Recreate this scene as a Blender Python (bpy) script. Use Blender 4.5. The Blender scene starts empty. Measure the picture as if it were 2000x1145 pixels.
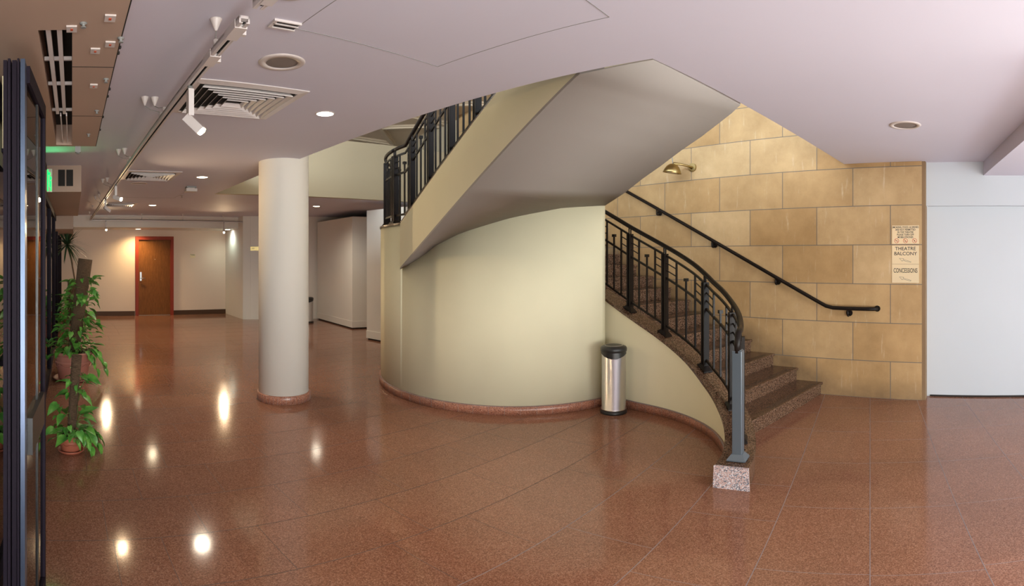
import bpy, math, random
from math import sin, cos, tan, atan2, pi, radians, hypot, sqrt
from mathutils import Vector, Matrix
random.seed(7)
C = bpy.context.scene.collection
SC = bpy.context.scene

# ---------------------------------------------------------------- camera
EYE = 1.55
cam = bpy.data.cameras.new('camera')
cam.type = 'PANO'
cam.panorama_type = 'EQUIRECTANGULAR'
FPX = 992.0
cam.longitude_min = -1000 / FPX
cam.longitude_max = 1000 / FPX
cam.latitude_max = 503 / FPX
cam.latitude_min = -(1145 - 503) / FPX
cam.clip_start = 0.05
cam_o = bpy.data.objects.new('camera', cam)
C.objects.link(cam_o)
cam_o.location = (0, 0, EYE)
cam_o.rotation_euler = (pi / 2, 0, -(1000 - 141) / FPX)
SC.camera = cam_o

# ---------------------------------------------------------------- daylight and added fill
SC.view_settings.view_transform = 'Standard'
SC.view_settings.look = 'None'
SC.view_settings.exposure = 0.95
SC.view_settings.gamma = 1.0
SC.view_settings.use_curve_mapping = False
SC.cycles.max_bounces = 8
SC.cycles.diffuse_bounces = 5
SC.cycles.glossy_bounces = 4
SC.cycles.transparent_max_bounces = 12
SC.cycles.sample_clamp_indirect = 6
W = bpy.data.worlds.new('daylight'); SC.world = W
W.use_nodes = True
bg = W.node_tree.nodes['Background']
bg.inputs[0].default_value = (0.78, 0.88, 1.0, 1)
bg.inputs[1].default_value = 1.5

def area(name, loc, rot, sx, sy, power, col, spread=180):
    l = bpy.data.lights.new(name, 'AREA'); l.shape = 'RECTANGLE'; l.size = sx; l.size_y = sy
    l.energy = power; l.color = col; l.spread = radians(spread)
    o = bpy.data.objects.new(name, l); C.objects.link(o); o.location = loc; o.rotation_euler = rot
    return o
# daylight falling through the glazed front behind the camera, and the glazed upper storey
area('front_glazing_daylight', (4.6, -5.3, 1.35), (radians(84), 0, 0), 3.2, 2.3, 24, (0.74, 0.86, 1.0))
area('front_glazing_daylight', (1.1, -5.3, 1.35), (radians(90), 0, radians(-6)), 2.8, 2.3, 225, (1.0, 0.965, 0.90))
# unseen fill lamps added to lift the ceiling, in place of paving bounce
area('front_upward_fill', (1.2, -4.9, 0.25), (radians(125), 0, 0), 3.0, 1.2, 70, (0.93, 0.91, 1.0))
area('side_upward_fill', (-0.26, -2.2, 0.6), (0, radians(-118), 0), 1.0, 4.0, 120, (1.0, 0.95, 0.90))
area('upper_glazing_daylight', (-0.5, 3.5, 3.7), (0, radians(-84), 0), 1.5, 9.0, 290, (0.80, 0.93, 1.0))
sun = bpy.data.lights.new('sun', 'SUN'); sun.energy = 7.0; sun.angle = radians(0.5); sun.color = (1.0, 0.95, 0.88)
sun_o = bpy.data.objects.new('sun', sun); C.objects.link(sun_o); sun_o.rotation_euler = (radians(8), radians(24), 0)

# ---------------------------------------------------------------- materials
def mat(name, col, rough=0.6, metal=0.0, spec=0.5):
    m = bpy.data.materials.new(name); m.use_nodes = True
    b = m.node_tree.nodes['Principled BSDF']
    b.inputs['Base Color'].default_value = (*col, 1)
    b.inputs['Roughness'].default_value = rough
    b.inputs['Metallic'].default_value = metal
    b.inputs['Specular IOR Level'].default_value = spec
    return m
def nd(m, t, **kw):
    n = m.node_tree.nodes.new(t)
    for k, v in kw.items(): setattr(n, k, v)
    return n
def lk(m, a, b): m.node_tree.links.new(a, b)
def bs(m): return m.node_tree.nodes['Principled BSDF']
def coords(m, kind='Object', scale=None):
    t = nd(m, 'ShaderNodeTexCoord')
    if scale is None: return t.outputs[kind]
    mp = nd(m, 'ShaderNodeMapping'); mp.inputs['Scale'].default_value = scale
    lk(m, t.outputs[kind], mp.inputs[0]); return mp.outputs[0]
def ramp(m, fac, stops, interp='LINEAR'):
    r = nd(m, 'ShaderNodeValToRGB'); r.color_ramp.interpolation = interp
    e = r.color_ramp.elements
    while len(e) < len(stops): e.new(0.5)
    for i, (p, c) in enumerate(stops): e[i].position = p; e[i].color = (*c, 1)
    lk(m, fac, r.inputs[0]); return r.outputs[0]
def noise(m, vec, scale, detail=3, rough=0.5):
    n = nd(m, 'ShaderNodeTexNoise'); n.inputs['Scale'].default_value = scale
    n.inputs['Detail'].default_value = detail; n.inputs['Roughness'].default_value = rough
    lk(m, vec, n.inputs['Vector']); return n.outputs['Fac']
def mix(m, fac, a, b, mode='MIX'):
    n = nd(m, 'ShaderNodeMix', data_type='RGBA', blend_type=mode)
    for s, v in ((n.inputs[0], fac), (n.inputs[6], a), (n.inputs[7], b)):
        if hasattr(v, 'is_linked'): lk(m, v, s)
        elif isinstance(v, tuple): s.default_value = (*v, 1)
        else: s.default_value = v
    return n.outputs[2]
def bump(m, h, strength=0.2, dist=0.01):
    b = nd(m, 'ShaderNodeBump'); b.inputs['Strength'].default_value = strength
    b.inputs['Distance'].default_value = dist
    lk(m, h, b.inputs['Height']); lk(m, b.outputs[0], bs(m).inputs['Normal'])

def plaster(name, col, var=0.05, rough=0.7):
    m = mat(name, col, rough, spec=0.3)
    v = coords(m)
    a = tuple(c * (1 - var) for c in col); b = tuple(min(1, c * (1 + var)) for c in col)
    lk(m, ramp(m, noise(m, v, 0.9, 4), [(0.3, a), (0.7, b)]), bs(m).inputs['Base Color'])
    bump(m, noise(m, v, 60, 3), 0.05, 0.004)
    return m
M = {}
M['cream'] = plaster('cream_plaster', (0.78, 0.735, 0.53))
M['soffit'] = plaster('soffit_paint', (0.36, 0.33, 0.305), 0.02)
M['white'] = plaster('white_paint', (0.82, 0.78, 0.71), 0.03)
M['rightwhite'] = plaster('cool_white_paint', (0.60, 0.66, 0.72), 0.02)
M['rearwall'] = plaster('rear_wall_paint', (0.80, 0.65, 0.525), 0.03)
M['ceiling'] = plaster('ceiling_paint', (0.645, 0.625, 0.72), 0.02)
M['fascia'] = plaster('beige_fascia_paint', (0.44, 0.37, 0.25), 0.03)
M['lattice'] = plaster('lattice_ceiling_paint', (0.58, 0.47, 0.33), 0.03)

def granite(name, base, dark, light, scale, rough, patch=0.12):
    m = mat(name, base, rough)
    v = coords(m)
    vo = nd(m, 'ShaderNodeTexVoronoi'); vo.inputs['Scale'].default_value = scale
    lk(m, v, vo.inputs['Vector'])
    sep = nd(m, 'ShaderNodeSeparateColor'); lk(m, vo.outputs['Color'], sep.inputs[0])
    c1 = ramp(m, sep.outputs[0], [(0.0, dark), (0.22, dark), (0.30, base), (0.72, base), (0.80, light), (1, light)])
    big = ramp(m, noise(m, v, 1.3, 4), [(0.3, (1 - patch,) * 3), (0.7, (1 + patch * 0.5,) * 3)])
    c2 = mix(m, 1.0, c1, big, 'MULTIPLY')
    lk(m, c2, bs(m).inputs['Base Color'])
    return m
M['floor'] = granite('polished_red_granite_floor', (0.270, 0.122, 0.074), (0.185, 0.080, 0.048), (0.36, 0.185, 0.120), 210, 0.16)
bs(M['floor']).inputs['Specular IOR Level'].default_value = 0.5
_m = M['floor']
_sp = nd(_m, 'ShaderNodeSeparateXYZ'); lk(_m, coords(_m), _sp.inputs[0])
def _mm(op, a, b_=None):
    n = nd(_m, 'ShaderNodeMath', operation=op); lk(_m, a, n.inputs[0])
    if b_ is not None: n.inputs[1].default_value = b_
    return n.outputs[0]
_cb = nd(_m, 'ShaderNodeCombineXYZ')
lk(_m, _mm('FLOOR', _mm('DIVIDE', _sp.outputs[0], 0.74)), _cb.inputs[0]); lk(_m, _mm('FLOOR', _mm('DIVIDE', _sp.outputs[1], 0.4965)), _cb.inputs[1])
_wn = nd(_m, 'ShaderNodeTexWhiteNoise'); lk(_m, _cb.outputs[0], _wn.inputs[0])
_src = bs(_m).inputs['Base Color'].links[0].from_socket
lk(_m, mix(_m, 1.0, _src, ramp(_m, _wn.outputs['Value'], [(0, (0.93, 0.93, 0.93)), (1, (1.05, 1.05, 1.05))]), 'MULTIPLY'), bs(_m).inputs['Base Color'])
lk(_m, ramp(_m, noise(_m, coords(_m), 0.8, 5, 0.6), [(0.3, (0.08,) * 3), (0.7, (0.15,) * 3)]), bs(_m).inputs['Roughness'])
M['rearskirt'] = mat('dark_brown_skirting', (0.085, 0.042, 0.022), 0.5, spec=0.2)
M['grout'] = mat('floor_grout', (0.10, 0.065, 0.055), 0.7)
M['groutlight'] = mat('pale_floor_grout', (0.24, 0.20, 0.20), 0.7)
M['skirt'] = granite('red_granite_skirting', (0.36, 0.145, 0.088), (0.20, 0.075, 0.05), (0.47, 0.24, 0.165), 160, 0.3, 0.3)
M['step'] = granite('brown_granite_steps', (0.11, 0.058, 0.034), (0.022, 0.014, 0.011), (0.21, 0.13, 0.09), 170, 0.2)
M['block'] = granite('pale_speckled_granite', (0.50, 0.36, 0.34), (0.12, 0.14, 0.18), (0.66, 0.64, 0.68), 150, 0.35)
M['iron'] = mat('black_painted_iron', (0.010, 0.007, 0.006), 0.4, 0.0, 0.22)
M['ironlit'] = mat('iron_window_reflection', (0.105, 0.135, 0.165), 0.3, 0.3, 0.7)  # newel iron with the blue reflection of the window put into its colour
M['steel'] = mat('brushed_steel', (0.55, 0.53, 0.53), 0.28, 1.0)
M['blackplastic'] = mat('black_plastic', (0.02, 0.02, 0.02), 0.35)
M['greyplastic'] = mat('grey_plastic', (0.25, 0.25, 0.24), 0.5)
M['whiteplastic'] = mat('white_plastic', (0.62, 0.55, 0.52), 0.4)
M['whitemetal'] = mat('white_enamel', (0.66, 0.60, 0.58), 0.35)
M['dark'] = mat('dark_cavity', (0.015, 0.012, 0.01), 0.8)
M['mesh'] = mat('grey_speaker_mesh', (0.22, 0.18, 0.16), 0.6)
M['brass'] = mat('polished_brass', (0.95, 0.80, 0.55), 0.30, 0.35)
M['brassold'] = mat('aged_brass', (0.36, 0.27, 0.12), 0.32, 1.0)
M['ink'] = mat('black_lettering', (0.01, 0.008, 0.006), 0.5)
M['redink'] = mat('orange_red_symbol', (0.60, 0.10, 0.04), 0.5)
M['terracotta'] = mat('terracotta_plastic', (0.40, 0.115, 0.065), 0.45)
M['pinkterra'] = mat('pink_terracotta_plastic', (0.50, 0.20, 0.15), 0.42)
M['soil'] = mat('potting_soil', (0.03, 0.02, 0.012), 0.95)
M['beige'] = plaster('dusty_bulkhead_panel', (0.46, 0.33, 0.255), 0.06, 0.6)
M['frame'] = mat('dark_aluminium', (0.016, 0.011, 0.019), 0.6, 0.0, 0.12)
M['frameglint'] = mat('aluminium_edge_highlight', (0.09, 0.12, 0.19), 0.3, 0.7)  # blue highlight along the dark stile's edge, put into the colour
M['blind'] = mat('cream_blind_fabric', (0.82, 0.70, 0.44), 0.8)
M['pave'] = mat('outdoor_paving', (0.50, 0.38, 0.35), 0.8)
M['hedge'] = mat('outdoor_hedge', (0.05, 0.09, 0.035), 0.9)

m = mat('moss_pole_fibre', (0.10, 0.055, 0.03), 0.95)
v = coords(m, 'Object', (1, 1, 6))
n_ = noise(m, v, 40, 5, 0.7)
lk(m, ramp(m, n_, [(0.3, (0.05, 0.027, 0.015)), (0.7, (0.28, 0.165, 0.09))]), bs(m).inputs['Base Color']); bump(m, n_, 1.0, 0.02)
M['pole'] = m
m = mat('variegated_leaf', (0.05, 0.19, 0.03), 0.35)
v = coords(m)
lk(m, ramp(m, noise(m, v, 14, 3), [(0.35, (0.05, 0.20, 0.03)), (0.60, (0.13, 0.36, 0.05)), (0.8, (0.42, 0.58, 0.22))]), bs(m).inputs['Base Color'])
M['leaf'] = m
M['darkleaf'] = mat('palm_leaf', (0.035, 0.075, 0.025), 0.5)
M['stem'] = mat('green_stem', (0.16, 0.20, 0.06), 0.6)
M['bark'] = mat('pale_bark', (0.16, 0.10, 0.06), 0.9)
m = mat('oak_veneer', (0.22, 0.085, 0.03), 0.5, spec=0.15)
v = coords(m, 'Object', (14, 14, 0.8))
lk(m, ramp(m, noise(m, v, 9, 6, 0.7), [(0.3, (0.13, 0.045, 0.012)), (0.7, (0.30, 0.115, 0.03))]), bs(m).inputs['Base Color'])
M['oak'] = m
M['redwood'] = mat('red_stained_wood', (0.28, 0.036, 0.014), 0.45, spec=0.25)

def glassy(name, tint, fac):
    m = bpy.data.materials.new(name); m.use_nodes = True; t = m.node_tree; t.nodes.clear()
    o = t.nodes.new('ShaderNodeOutputMaterial'); mx = t.nodes.new('ShaderNodeMixShader')
    tr = t.nodes.new('ShaderNodeBsdfTransparent'); tr.inputs[0].default_value = (*tint, 1)
    g = t.nodes.new('ShaderNodeBsdfGlossy'); g.inputs['Roughness'].default_value = 0.01
    fr = t.nodes.new('ShaderNodeFresnel'); fr.inputs[0].default_value = 1.5
    t.links.new(fr.outputs[0], mx.inputs[0]); t.links.new(tr.outputs[0], mx.inputs[1]); t.links.new(g.outputs[0], mx.inputs[2])
    t.links.new(mx.outputs[0], o.inputs[0]); return m
M['glass'] = glassy('window_glass', (0.80, 0.84, 0.82), 0.1)
M['tintglass'] = glassy('tinted_facade_glass', (0.55, 0.53, 0.50), 0.1)

def emit(name, col, s):
    m = bpy.data.materials.new(name); m.use_nodes = True
    b = bs(m); b.inputs['Base Color'].default_value = (*col, 1)
    b.inputs['Emission Color'].default_value = (*col, 1); b.inputs['Emission Strength'].default_value = s
    return m
M['warmlamp'] = emit('warm_lamp', (1.0, 0.72, 0.36), 40)
M['coollamp'] = emit('white_lamp', (1.0, 0.97, 0.92), 12)
M['warmdisc'] = emit('warm_downlight', (1.0, 0.88, 0.62), 8)
M['exitgreen'] = emit('green_exit_light', (0.0, 0.85, 0.12), 0.9)

# limestone blocks of the stair wall: wall-local x runs along the wall, z up
def stone(name):
    m = mat(name, (0.6, 0.42, 0.2), 0.62, spec=0.35)
    tc = nd(m, 'ShaderNodeTexCoord'); sp = nd(m, 'ShaderNodeSeparateXYZ'); lk(m, tc.outputs['Object'], sp.inputs[0])
    cb = nd(m, 'ShaderNodeCombineXYZ')
    ad = nd(m, 'ShaderNodeMath', operation='ADD'); lk(m, sp.outputs[1], ad.inputs[0]); ad.inputs[1].default_value = 100 * 0.83 - 1.063 + 0.415
    lk(m, ad.outputs[0], cb.inputs[0])
    az = nd(m, 'ShaderNodeMath', operation='ADD'); lk(m, sp.outputs[2], az.inputs[0]); az.inputs[1].default_value = 0.0
    lk(m, az.outputs[0], cb.inputs[1])
    br = nd(m, 'ShaderNodeTexBrick'); br.offset = 0.5; br.squash = 1.0
    br.inputs['Color1'].default_value = (0, 0, 0, 1); br.inputs['Color2'].default_value = (1, 1, 1, 1)
    br.inputs['Scale'].default_value = 1.0; br.inputs['Mortar Size'].default_value = 0.004
    br.inputs['Mortar Smooth'].default_value = 0.0; br.inputs['Bias'].default_value = 0.0
    br.inputs['Brick Width'].default_value = 0.83; br.inputs['Row Height'].default_value = 0.4215
    br.inputs['Mortar'].default_value = (0.5, 0.5, 0.5, 1)
    lk(m, cb.outputs[0], br.inputs['Vector'])
    tone = ramp(m, br.outputs['Color'], [(0.0, (0.46, 0.30, 0.14)), (0.5, (0.52, 0.36, 0.185)), (1.0, (0.575, 0.42, 0.235))])
    v = tc.outputs['Object']
    blot = ramp(m, noise(m, v, 2.2, 6, 0.65), [(0.3, (0.80, 0.76, 0.70)), (0.7, (1.12, 1.12, 1.12))])
    c = mix(m, 1.0, tone, blot, 'MULTIPLY')
    # thin vertical lime streaks and small pits belong to the stone itself
    mp = nd(m, 'ShaderNodeMapping'); mp.inputs['Scale'].default_value = (9, 9, 1.1); lk(m, v, mp.inputs[0])
    st = ramp(m, noise(m, mp.outputs[0], 2.2, 5, 0.7), [(0.60, (0, 0, 0)), (0.78, (0.45, 0.45, 0.45))])
    c = mix(m, st, c, (0.78, 0.72, 0.58))
    pit = ramp(m, noise(m, v, 26, 4, 0.7), [(0.26, (0.35, 0.35, 0.35)), (0.34, (0, 0, 0))])
    c = mix(m, pit, c, (0.24, 0.15, 0.07))
    def mt(op, a, b_):
        n = nd(m, 'ShaderNodeMath', operation=op)
        for i_, q in enumerate((a, b_)):
            if hasattr(q, 'is_linked'): lk(m, q, n.inputs[i_])
            else: n.inputs[i_].default_value = q
        return n.outputs[0]
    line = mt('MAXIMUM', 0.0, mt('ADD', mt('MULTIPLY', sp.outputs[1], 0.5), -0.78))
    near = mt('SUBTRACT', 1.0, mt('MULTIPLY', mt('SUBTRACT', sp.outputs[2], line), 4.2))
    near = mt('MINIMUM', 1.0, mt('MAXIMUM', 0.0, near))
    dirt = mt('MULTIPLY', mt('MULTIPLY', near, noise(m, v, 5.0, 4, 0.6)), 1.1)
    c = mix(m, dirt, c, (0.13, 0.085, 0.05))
    c = mix(m, br.outputs['Fac'], c, (0.17, 0.15, 0.13))
    lk(m, c, bs(m).inputs['Base Color'])
    inv = nd(m, 'ShaderNodeMath', operation='SUBTRACT'); inv.inputs[0].default_value = 1.0; lk(m, br.outputs['Fac'], inv.inputs[1])
    bump(m, inv.outputs[0], 0.6, 0.006)
    return m
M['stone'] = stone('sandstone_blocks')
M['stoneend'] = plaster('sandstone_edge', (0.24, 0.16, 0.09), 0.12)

# ---------------------------------------------------------------- mesh helpers
class MB:
    def __init__(s): s.v = []; s.f = []; s.sm = []
    def add(s, vs, fs, smooth=False):
        o = len(s.v); s.v += [tuple(p) for p in vs]; s.f += [tuple(i + o for i in f) for f in fs]; s.sm += [smooth] * len(fs); return s
    def box(s, x0, x1, y0, y1, z0, z1):
        return s.hexa([(x0, y0, z0), (x1, y0, z0), (x1, y1, z0), (x0, y1, z0), (x0, y0, z1), (x1, y0, z1), (x1, y1, z1), (x0, y1, z1)])
    def hexa(s, p): return s.add(p, [(0, 3, 2, 1), (4, 5, 6, 7), (0, 1, 5, 4), (1, 2, 6, 5), (2, 3, 7, 6), (3, 0, 4, 7)])
    def obox(s, c, ax, ay, az):   # oriented box: centre and three half-axis vectors
        c, ax, ay, az = map(Vector, (c, ax, ay, az))
        return s.hexa([c - ax - ay - az, c + ax - ay - az, c + ax + ay - az, c - ax + ay - az, c - ax - ay + az, c + ax - ay + az, c + ax + ay + az, c - ax + ay + az])
    def prism(s, poly, z0, z1):
        n = len(poly); z0 = z0 if hasattr(z0, '__len__') else [z0] * n; z1 = z1 if hasattr(z1, '__len__') else [z1] * n
        vs = [(p[0], p[1], z) for p, z in zip(poly, z0)] + [(p[0], p[1], z) for p, z in zip(poly, z1)]
        a = sum(poly[i][0] * poly[(i + 1) % n][1] - poly[(i + 1) % n][0] * poly[i][1] for i in range(n))
        fs = [tuple(reversed(range(n))), tuple(range(n, 2 * n))] + [(i, (i + 1) % n, n + (i + 1) % n, n + i) for i in range(n)]
        if a < 0: fs = [tuple(reversed(f)) for f in fs]
        return s.add(vs, fs)
    def lathe(s, prof, c=(0, 0, 0), n=32, smooth=True, caps=True):
        vs = []; fs = []
        for r, z in prof: vs += [(c[0] + r * cos(2 * pi * i / n), c[1] + r * sin(2 * pi * i / n), c[2] + z) for i in range(n)]
        for k in range(len(prof) - 1):
            for i in range(n): j = (i + 1) % n; fs.append((k * n + i, k * n + j, (k + 1) * n + j, (k + 1) * n + i))
        s.add(vs, fs, smooth)
        if caps:
            o = len(s.v) - len(vs)
            if prof[0][0] > 1e-5: s.f.append(tuple(o + i for i in reversed(range(n)))); s.sm.append(False)
            if prof[-1][0] > 1e-5: s.f.append(tuple(o + (len(prof) - 1) * n + i for i in range(n))); s.sm.append(False)
        return s
    def tube(s, pts, r, n=10, caps=True):
        pts = [Vector(p) for p in pts]; rr = r if hasattr(r, '__len__') else [r] * len(pts)
        vs = []; up = None
        for i, p in enumerate(pts):
            t = (pts[min(i + 1, len(pts) - 1)] - pts[max(i - 1, 0)]).normalized()
            if up is None: up = Vector((0, 0, 1)) if abs(t.z) < 0.9 else Vector((1, 0, 0))
            a = t.cross(up).normalized(); b = a.cross(t).normalized(); up = b
            vs += [p + (a * cos(2 * pi * k / n) + b * sin(2 * pi * k / n)) * rr[i] for k in range(n)]
        fs = [(i * n + k, i * n + (k + 1) % n, (i + 1) * n + (k + 1) % n, (i + 1) * n + k) for i in range(len(pts) - 1) for k in range(n)]
        s.add(vs, fs, True)
        if caps:
            o = len(s.v) - len(vs)
            s.f.append(tuple(o + k for k in reversed(range(n)))); s.f.append(tuple(o + (len(pts) - 1) * n + k for k in range(n))); s.sm += [False, False]
        return s
    def bar(s, pts, w, h):    # rectangular section, h vertical, swept along pts
        pts = [Vector(p) for p in pts]; vs = []
        for i, p in enumerate(pts):
            t = pts[min(i + 1, len(pts) - 1)] - pts[max(i - 1, 0)]; t.z = 0; t.normalize(); a = Vector((-t.y, t.x, 0)) * w / 2
            z = Vector((0, 0, h / 2)); vs += [p - a - z, p + a - z, p + a + z, p - a + z]
        n = len(pts); fs = [(i * 4 + k, i * 4 + (k + 1) % 4, i * 4 + 4 + (k + 1) % 4, i * 4 + 4 + k) for i in range(n - 1) for k in range(4)]
        fs += [(3, 2, 1, 0), tuple(4 * (n - 1) + k for k in range(4))]
        return s.add(vs, fs)
    def build(s, name, mt, parent=None, kind=None, label=None):
        me = bpy.data.meshes.new(name)
        vs = s.v
        if parent is not None:
            iv = wmat(parent).inverted(); vs = [iv @ Vector(p) for p in vs]
        me.from_pydata([tuple(p) for p in vs], [], s.f)
        me.polygons.foreach_set('use_smooth', s.sm); me.materials.append(M[mt] if isinstance(mt, str) else mt); me.update()
        o = bpy.data.objects.new(name, me); C.objects.link(o)
        if parent is not None: o.parent = parent
        if kind: o['kind'] = kind
        if label: o['label'] = label
        return o
def wmat(o):
    m = o.matrix_basis.copy(); p = o.parent
    while p is not None: m = p.matrix_basis @ m; p = p.parent
    return m
def thing(name, label, cat, loc=(0, 0, 0), rz=0, group=None):
    o = bpy.data.objects.new(name, None); C.objects.link(o); o.empty_display_size = 0.1
    o.location = loc; o.rotation_euler = (0, 0, rz); o['label'] = label; o['category'] = cat
    if group: o['group'] = group
    return o
def tag(o, label, cat, group=None):
    o['label'] = label; o['category'] = cat
    if group: o['group'] = group
    return o
def copy_tree(o, parent=None):
    c = o.copy(); C.objects.link(c); c.parent = parent
    for ch in list(o.children): copy_tree(ch, c)
    return c
def struct(name, mb, mt, parent=None): return mb.build(name, mt, parent, kind='structure')

# stair-wall frame: u = out from the camera towards the stone wall, v = along it towards the back
NX, NY = 0.9719, -0.2355
def UV(u, v, z=None):
    x, y = NX * u - NY * v, NY * u + NX * v
    return (x, y) if z is None else (x, y, z)
WANG = atan2(NY, NX)     # rotation of the frame
H = 2.58                 # ground floor ceiling
UF = 2.90                # upper floor
UC = 4.60                # upper ceiling

# ---------------------------------------------------------------- room shell
fl = struct('floor', MB().prism([(-0.3, -5.2), (6.3, -5.2), (9, 0), (9, 14), (-0.3, 14)], -0.12, 0.0), 'floor')
gr = MB(); gp = MB(); rows = [0.4965 * k for k in range(-10, 28)]
known = {1.23: [-0.2, 1.1, 2.186, 3.2], 1.73: [0.2, 1.448, 1.942, 2.9, 3.9], 2.23: [0.2, 0.439, 0.946, 1.69, 2.42, 3.4], 2.73: [0.176, 0.682, 1.25, 1.922, 2.671, 3.137],
         3.22: [0.414, 0.925, 1.65, 2.3, 2.888], 3.72: [0.1, 0.656, 1.404, 2.13, 2.7], 4.22: [0.388, 0.896, 1.641, 2.3, 2.9], 4.7: [0.15, 0.6, 1.12, 1.9, 2.6, 3.1]}
for i, y in enumerate(rows):
    (gp if y < 1.8 else gr).box(-0.29, 7.5, y - 0.0021, y + 0.0021, -0.001, 0.0004)
    ym = y + 0.248
    ks = [k for k in known if abs(k - ym) < 0.12]
    if ks: xs = known[ks[0]] + ([] if ym < 0 else [known[ks[0]][-1] + 0.72 * q for q in range(1, 6)])
    else:
        xs = []; x = -0.3 + 0.25 * (i % 3)
        while x < 7.5: x += random.choice((0.5, 0.72, 0.74)); xs.append(x)
    for x in xs:
        if -0.25 < x < 7.5: (gp if y < 1.3 else gr).box(x - 0.0013, x + 0.0013, y, y + 0.4965, -0.001, 0.0003)
gr.build('grout_lines', 'grout', fl); gp.build('pale_grout_lines', 'groutlight', fl)

# ceiling slab with the stair void cut out (void edges: near, right and far)
VN0, VN1 = (2.27, 1.036), (2.27, 7.81)
VR1 = UV(5.31, 0.0); VR1 = (5.877, 0.203)
VF1 = (6.95, 7.23)
def slab(mb, z0, z1):
    # four convex pieces around the opening
    mb.prism([(-0.3, -5.2), (2.27, -5.2), VN0, VN1, (2.27, 14), (-0.3, 14)], z0, z1)
    mb.prism([(2.27, -5.2), (6.6, -5.2), (6.0, 0.17), VR1, VN0], z0, z1)
    mb.prism([VN1, VF1, (9, 7.0), (9, 14), (2.27, 14)], z0, z1)
struct('ceiling', (lambda b: (slab(b, H, UF), b)[1])(MB()), 'ceiling')
# cream lining on the vertical faces of the opening plus solid parapet of the upper gallery
def wall_strip(name, pts, z0, z1, t, mt, parent=None):
    b = MB()
    for p, q in zip(pts, pts[1:]):
        d = Vector((q[0] - p[0], q[1] - p[1])).normalized(); nrm = Vector((-d.y, d.x)) * t
        b.prism([p, q, (q[0] + nrm.x, q[1] + nrm.y), (p[0] + nrm.x, p[1] + nrm.y)], z0, z1)
    return struct(name, b, mt, parent)
wall_strip('trim_1', [(2.265, 7.80), (6.94, 7.22)], H - 0.002, 3.60, 0.10, 'fascia')      # far gallery parapet
wall_strip('trim_2', [(2.27, 7.80), (2.27, 1.05)], H + 0.003, 3.0, -0.06, 'cream')
# upper storey: far wall, lattice ceiling, stone wall rises through
struct('wall_upper_far', MB().box(-0.3, 9, 13.6, 13.8, UF, UC), 'fascia')
uc = struct('ceiling_upper', MB().box(-0.6, 9.2, -0.6, 14, UC, UC + 0.1), 'lattice')
lb = MB()
def strip(x0, y0, x1, y1, w, d):
    a = Vector((x1 - x0, y1 - y0, 0)); L = a.length; a.normalize(); nn = Vector((-a.y, a.x, 0))
    c = Vector(((x0 + x1) / 2, (y0 + y1) / 2, UC - d / 2 + 0.001)); lb.obox(c, a * L / 2, nn * w / 2, Vector((0, 0, d / 2)))
G = 2.4
for ix in range(-1, 5):
    for iy in range(0, 5):
        x0, y0 = 0.6 + ix * G, 1.1 + iy * G
        if x0 < -0.5 or x0 + G > 9.3: continue
        for w, d in ((0.22, 0.05), (0.11, 0.09)):
            strip(x0, y0, x0 + G, y0, w, d); strip(x0, y0, x0, y0 + G, w, d)
            strip(x0, y0, x0 + G, y0 + G, w * 0.8, d - 0.008); strip(x0 + G, y0, x0, y0 + G, w * 0.8, d - 0.012)
struct('trim_3', lb, 'lattice')
struct('trim_4', MB().box(-0.3, 9, 12.9, 13.6, UC - 0.28, UC), 'lattice')

# stone wall (own object frame so the coursing runs along it)
def framed(name, mb_world, mt, kind='structure'):
    r = mb_world
    iv = Matrix.Rotation(WANG, 4, 'Z').inverted()
    r.v = [tuple(iv @ Vector(p)) for p in r.v]
    me = bpy.data.meshes.new(name); me.from_pydata(r.v, [], r.f); me.materials.append(M[mt]); me.update()
    o = bpy.data.objects.new(name, me); C.objects.link(o); o.rotation_euler = (0, 0, WANG); o['kind'] = kind
    return o
def uvbox(mb, u0, u1, v0, v1, z0, z1): return mb.hexa([UV(u0, v0, z0), UV(u1, v0, z0), UV(u1, v1, z0), UV(u0, v1, z0), UV(u0, v0, z1), UV(u1, v0, z1), UV(u1, v1, z1), UV(u0, v1, z1)])
sw = MB(); uvbox(sw, 5.31, 5.46, 0.727, 1.0, 0, H - 0.001); uvbox(sw, 5.31, 5.46, 1.0, 9.3, 0, UC)
framed('wall_stone', sw, 'stone')
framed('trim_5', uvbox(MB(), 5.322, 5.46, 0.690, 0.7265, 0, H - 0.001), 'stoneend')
framed('wall_right', (lambda b: (uvbox(b, 5.50, 5.6, -6.0, 0.735, 0, 2.105), uvbox(b, 5.40, 5.6, -6.0, 0.689, 2.105, H), b)[2])(MB()), 'rightwhite')
struct('baseboard_right', uvbox(MB(), 5.488, 5.499, -5.0, 0.66, 0.0, 0.018), 'dark')
# dropped beam at the right
bm0, bm1 = (5.36, -1.20), (2.2, -1.06)
struct('trim_6', MB().prism([bm0, bm1, (2.2, -3.2), (4.9, -3.2)], 2.43, H), 'ceiling')
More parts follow.
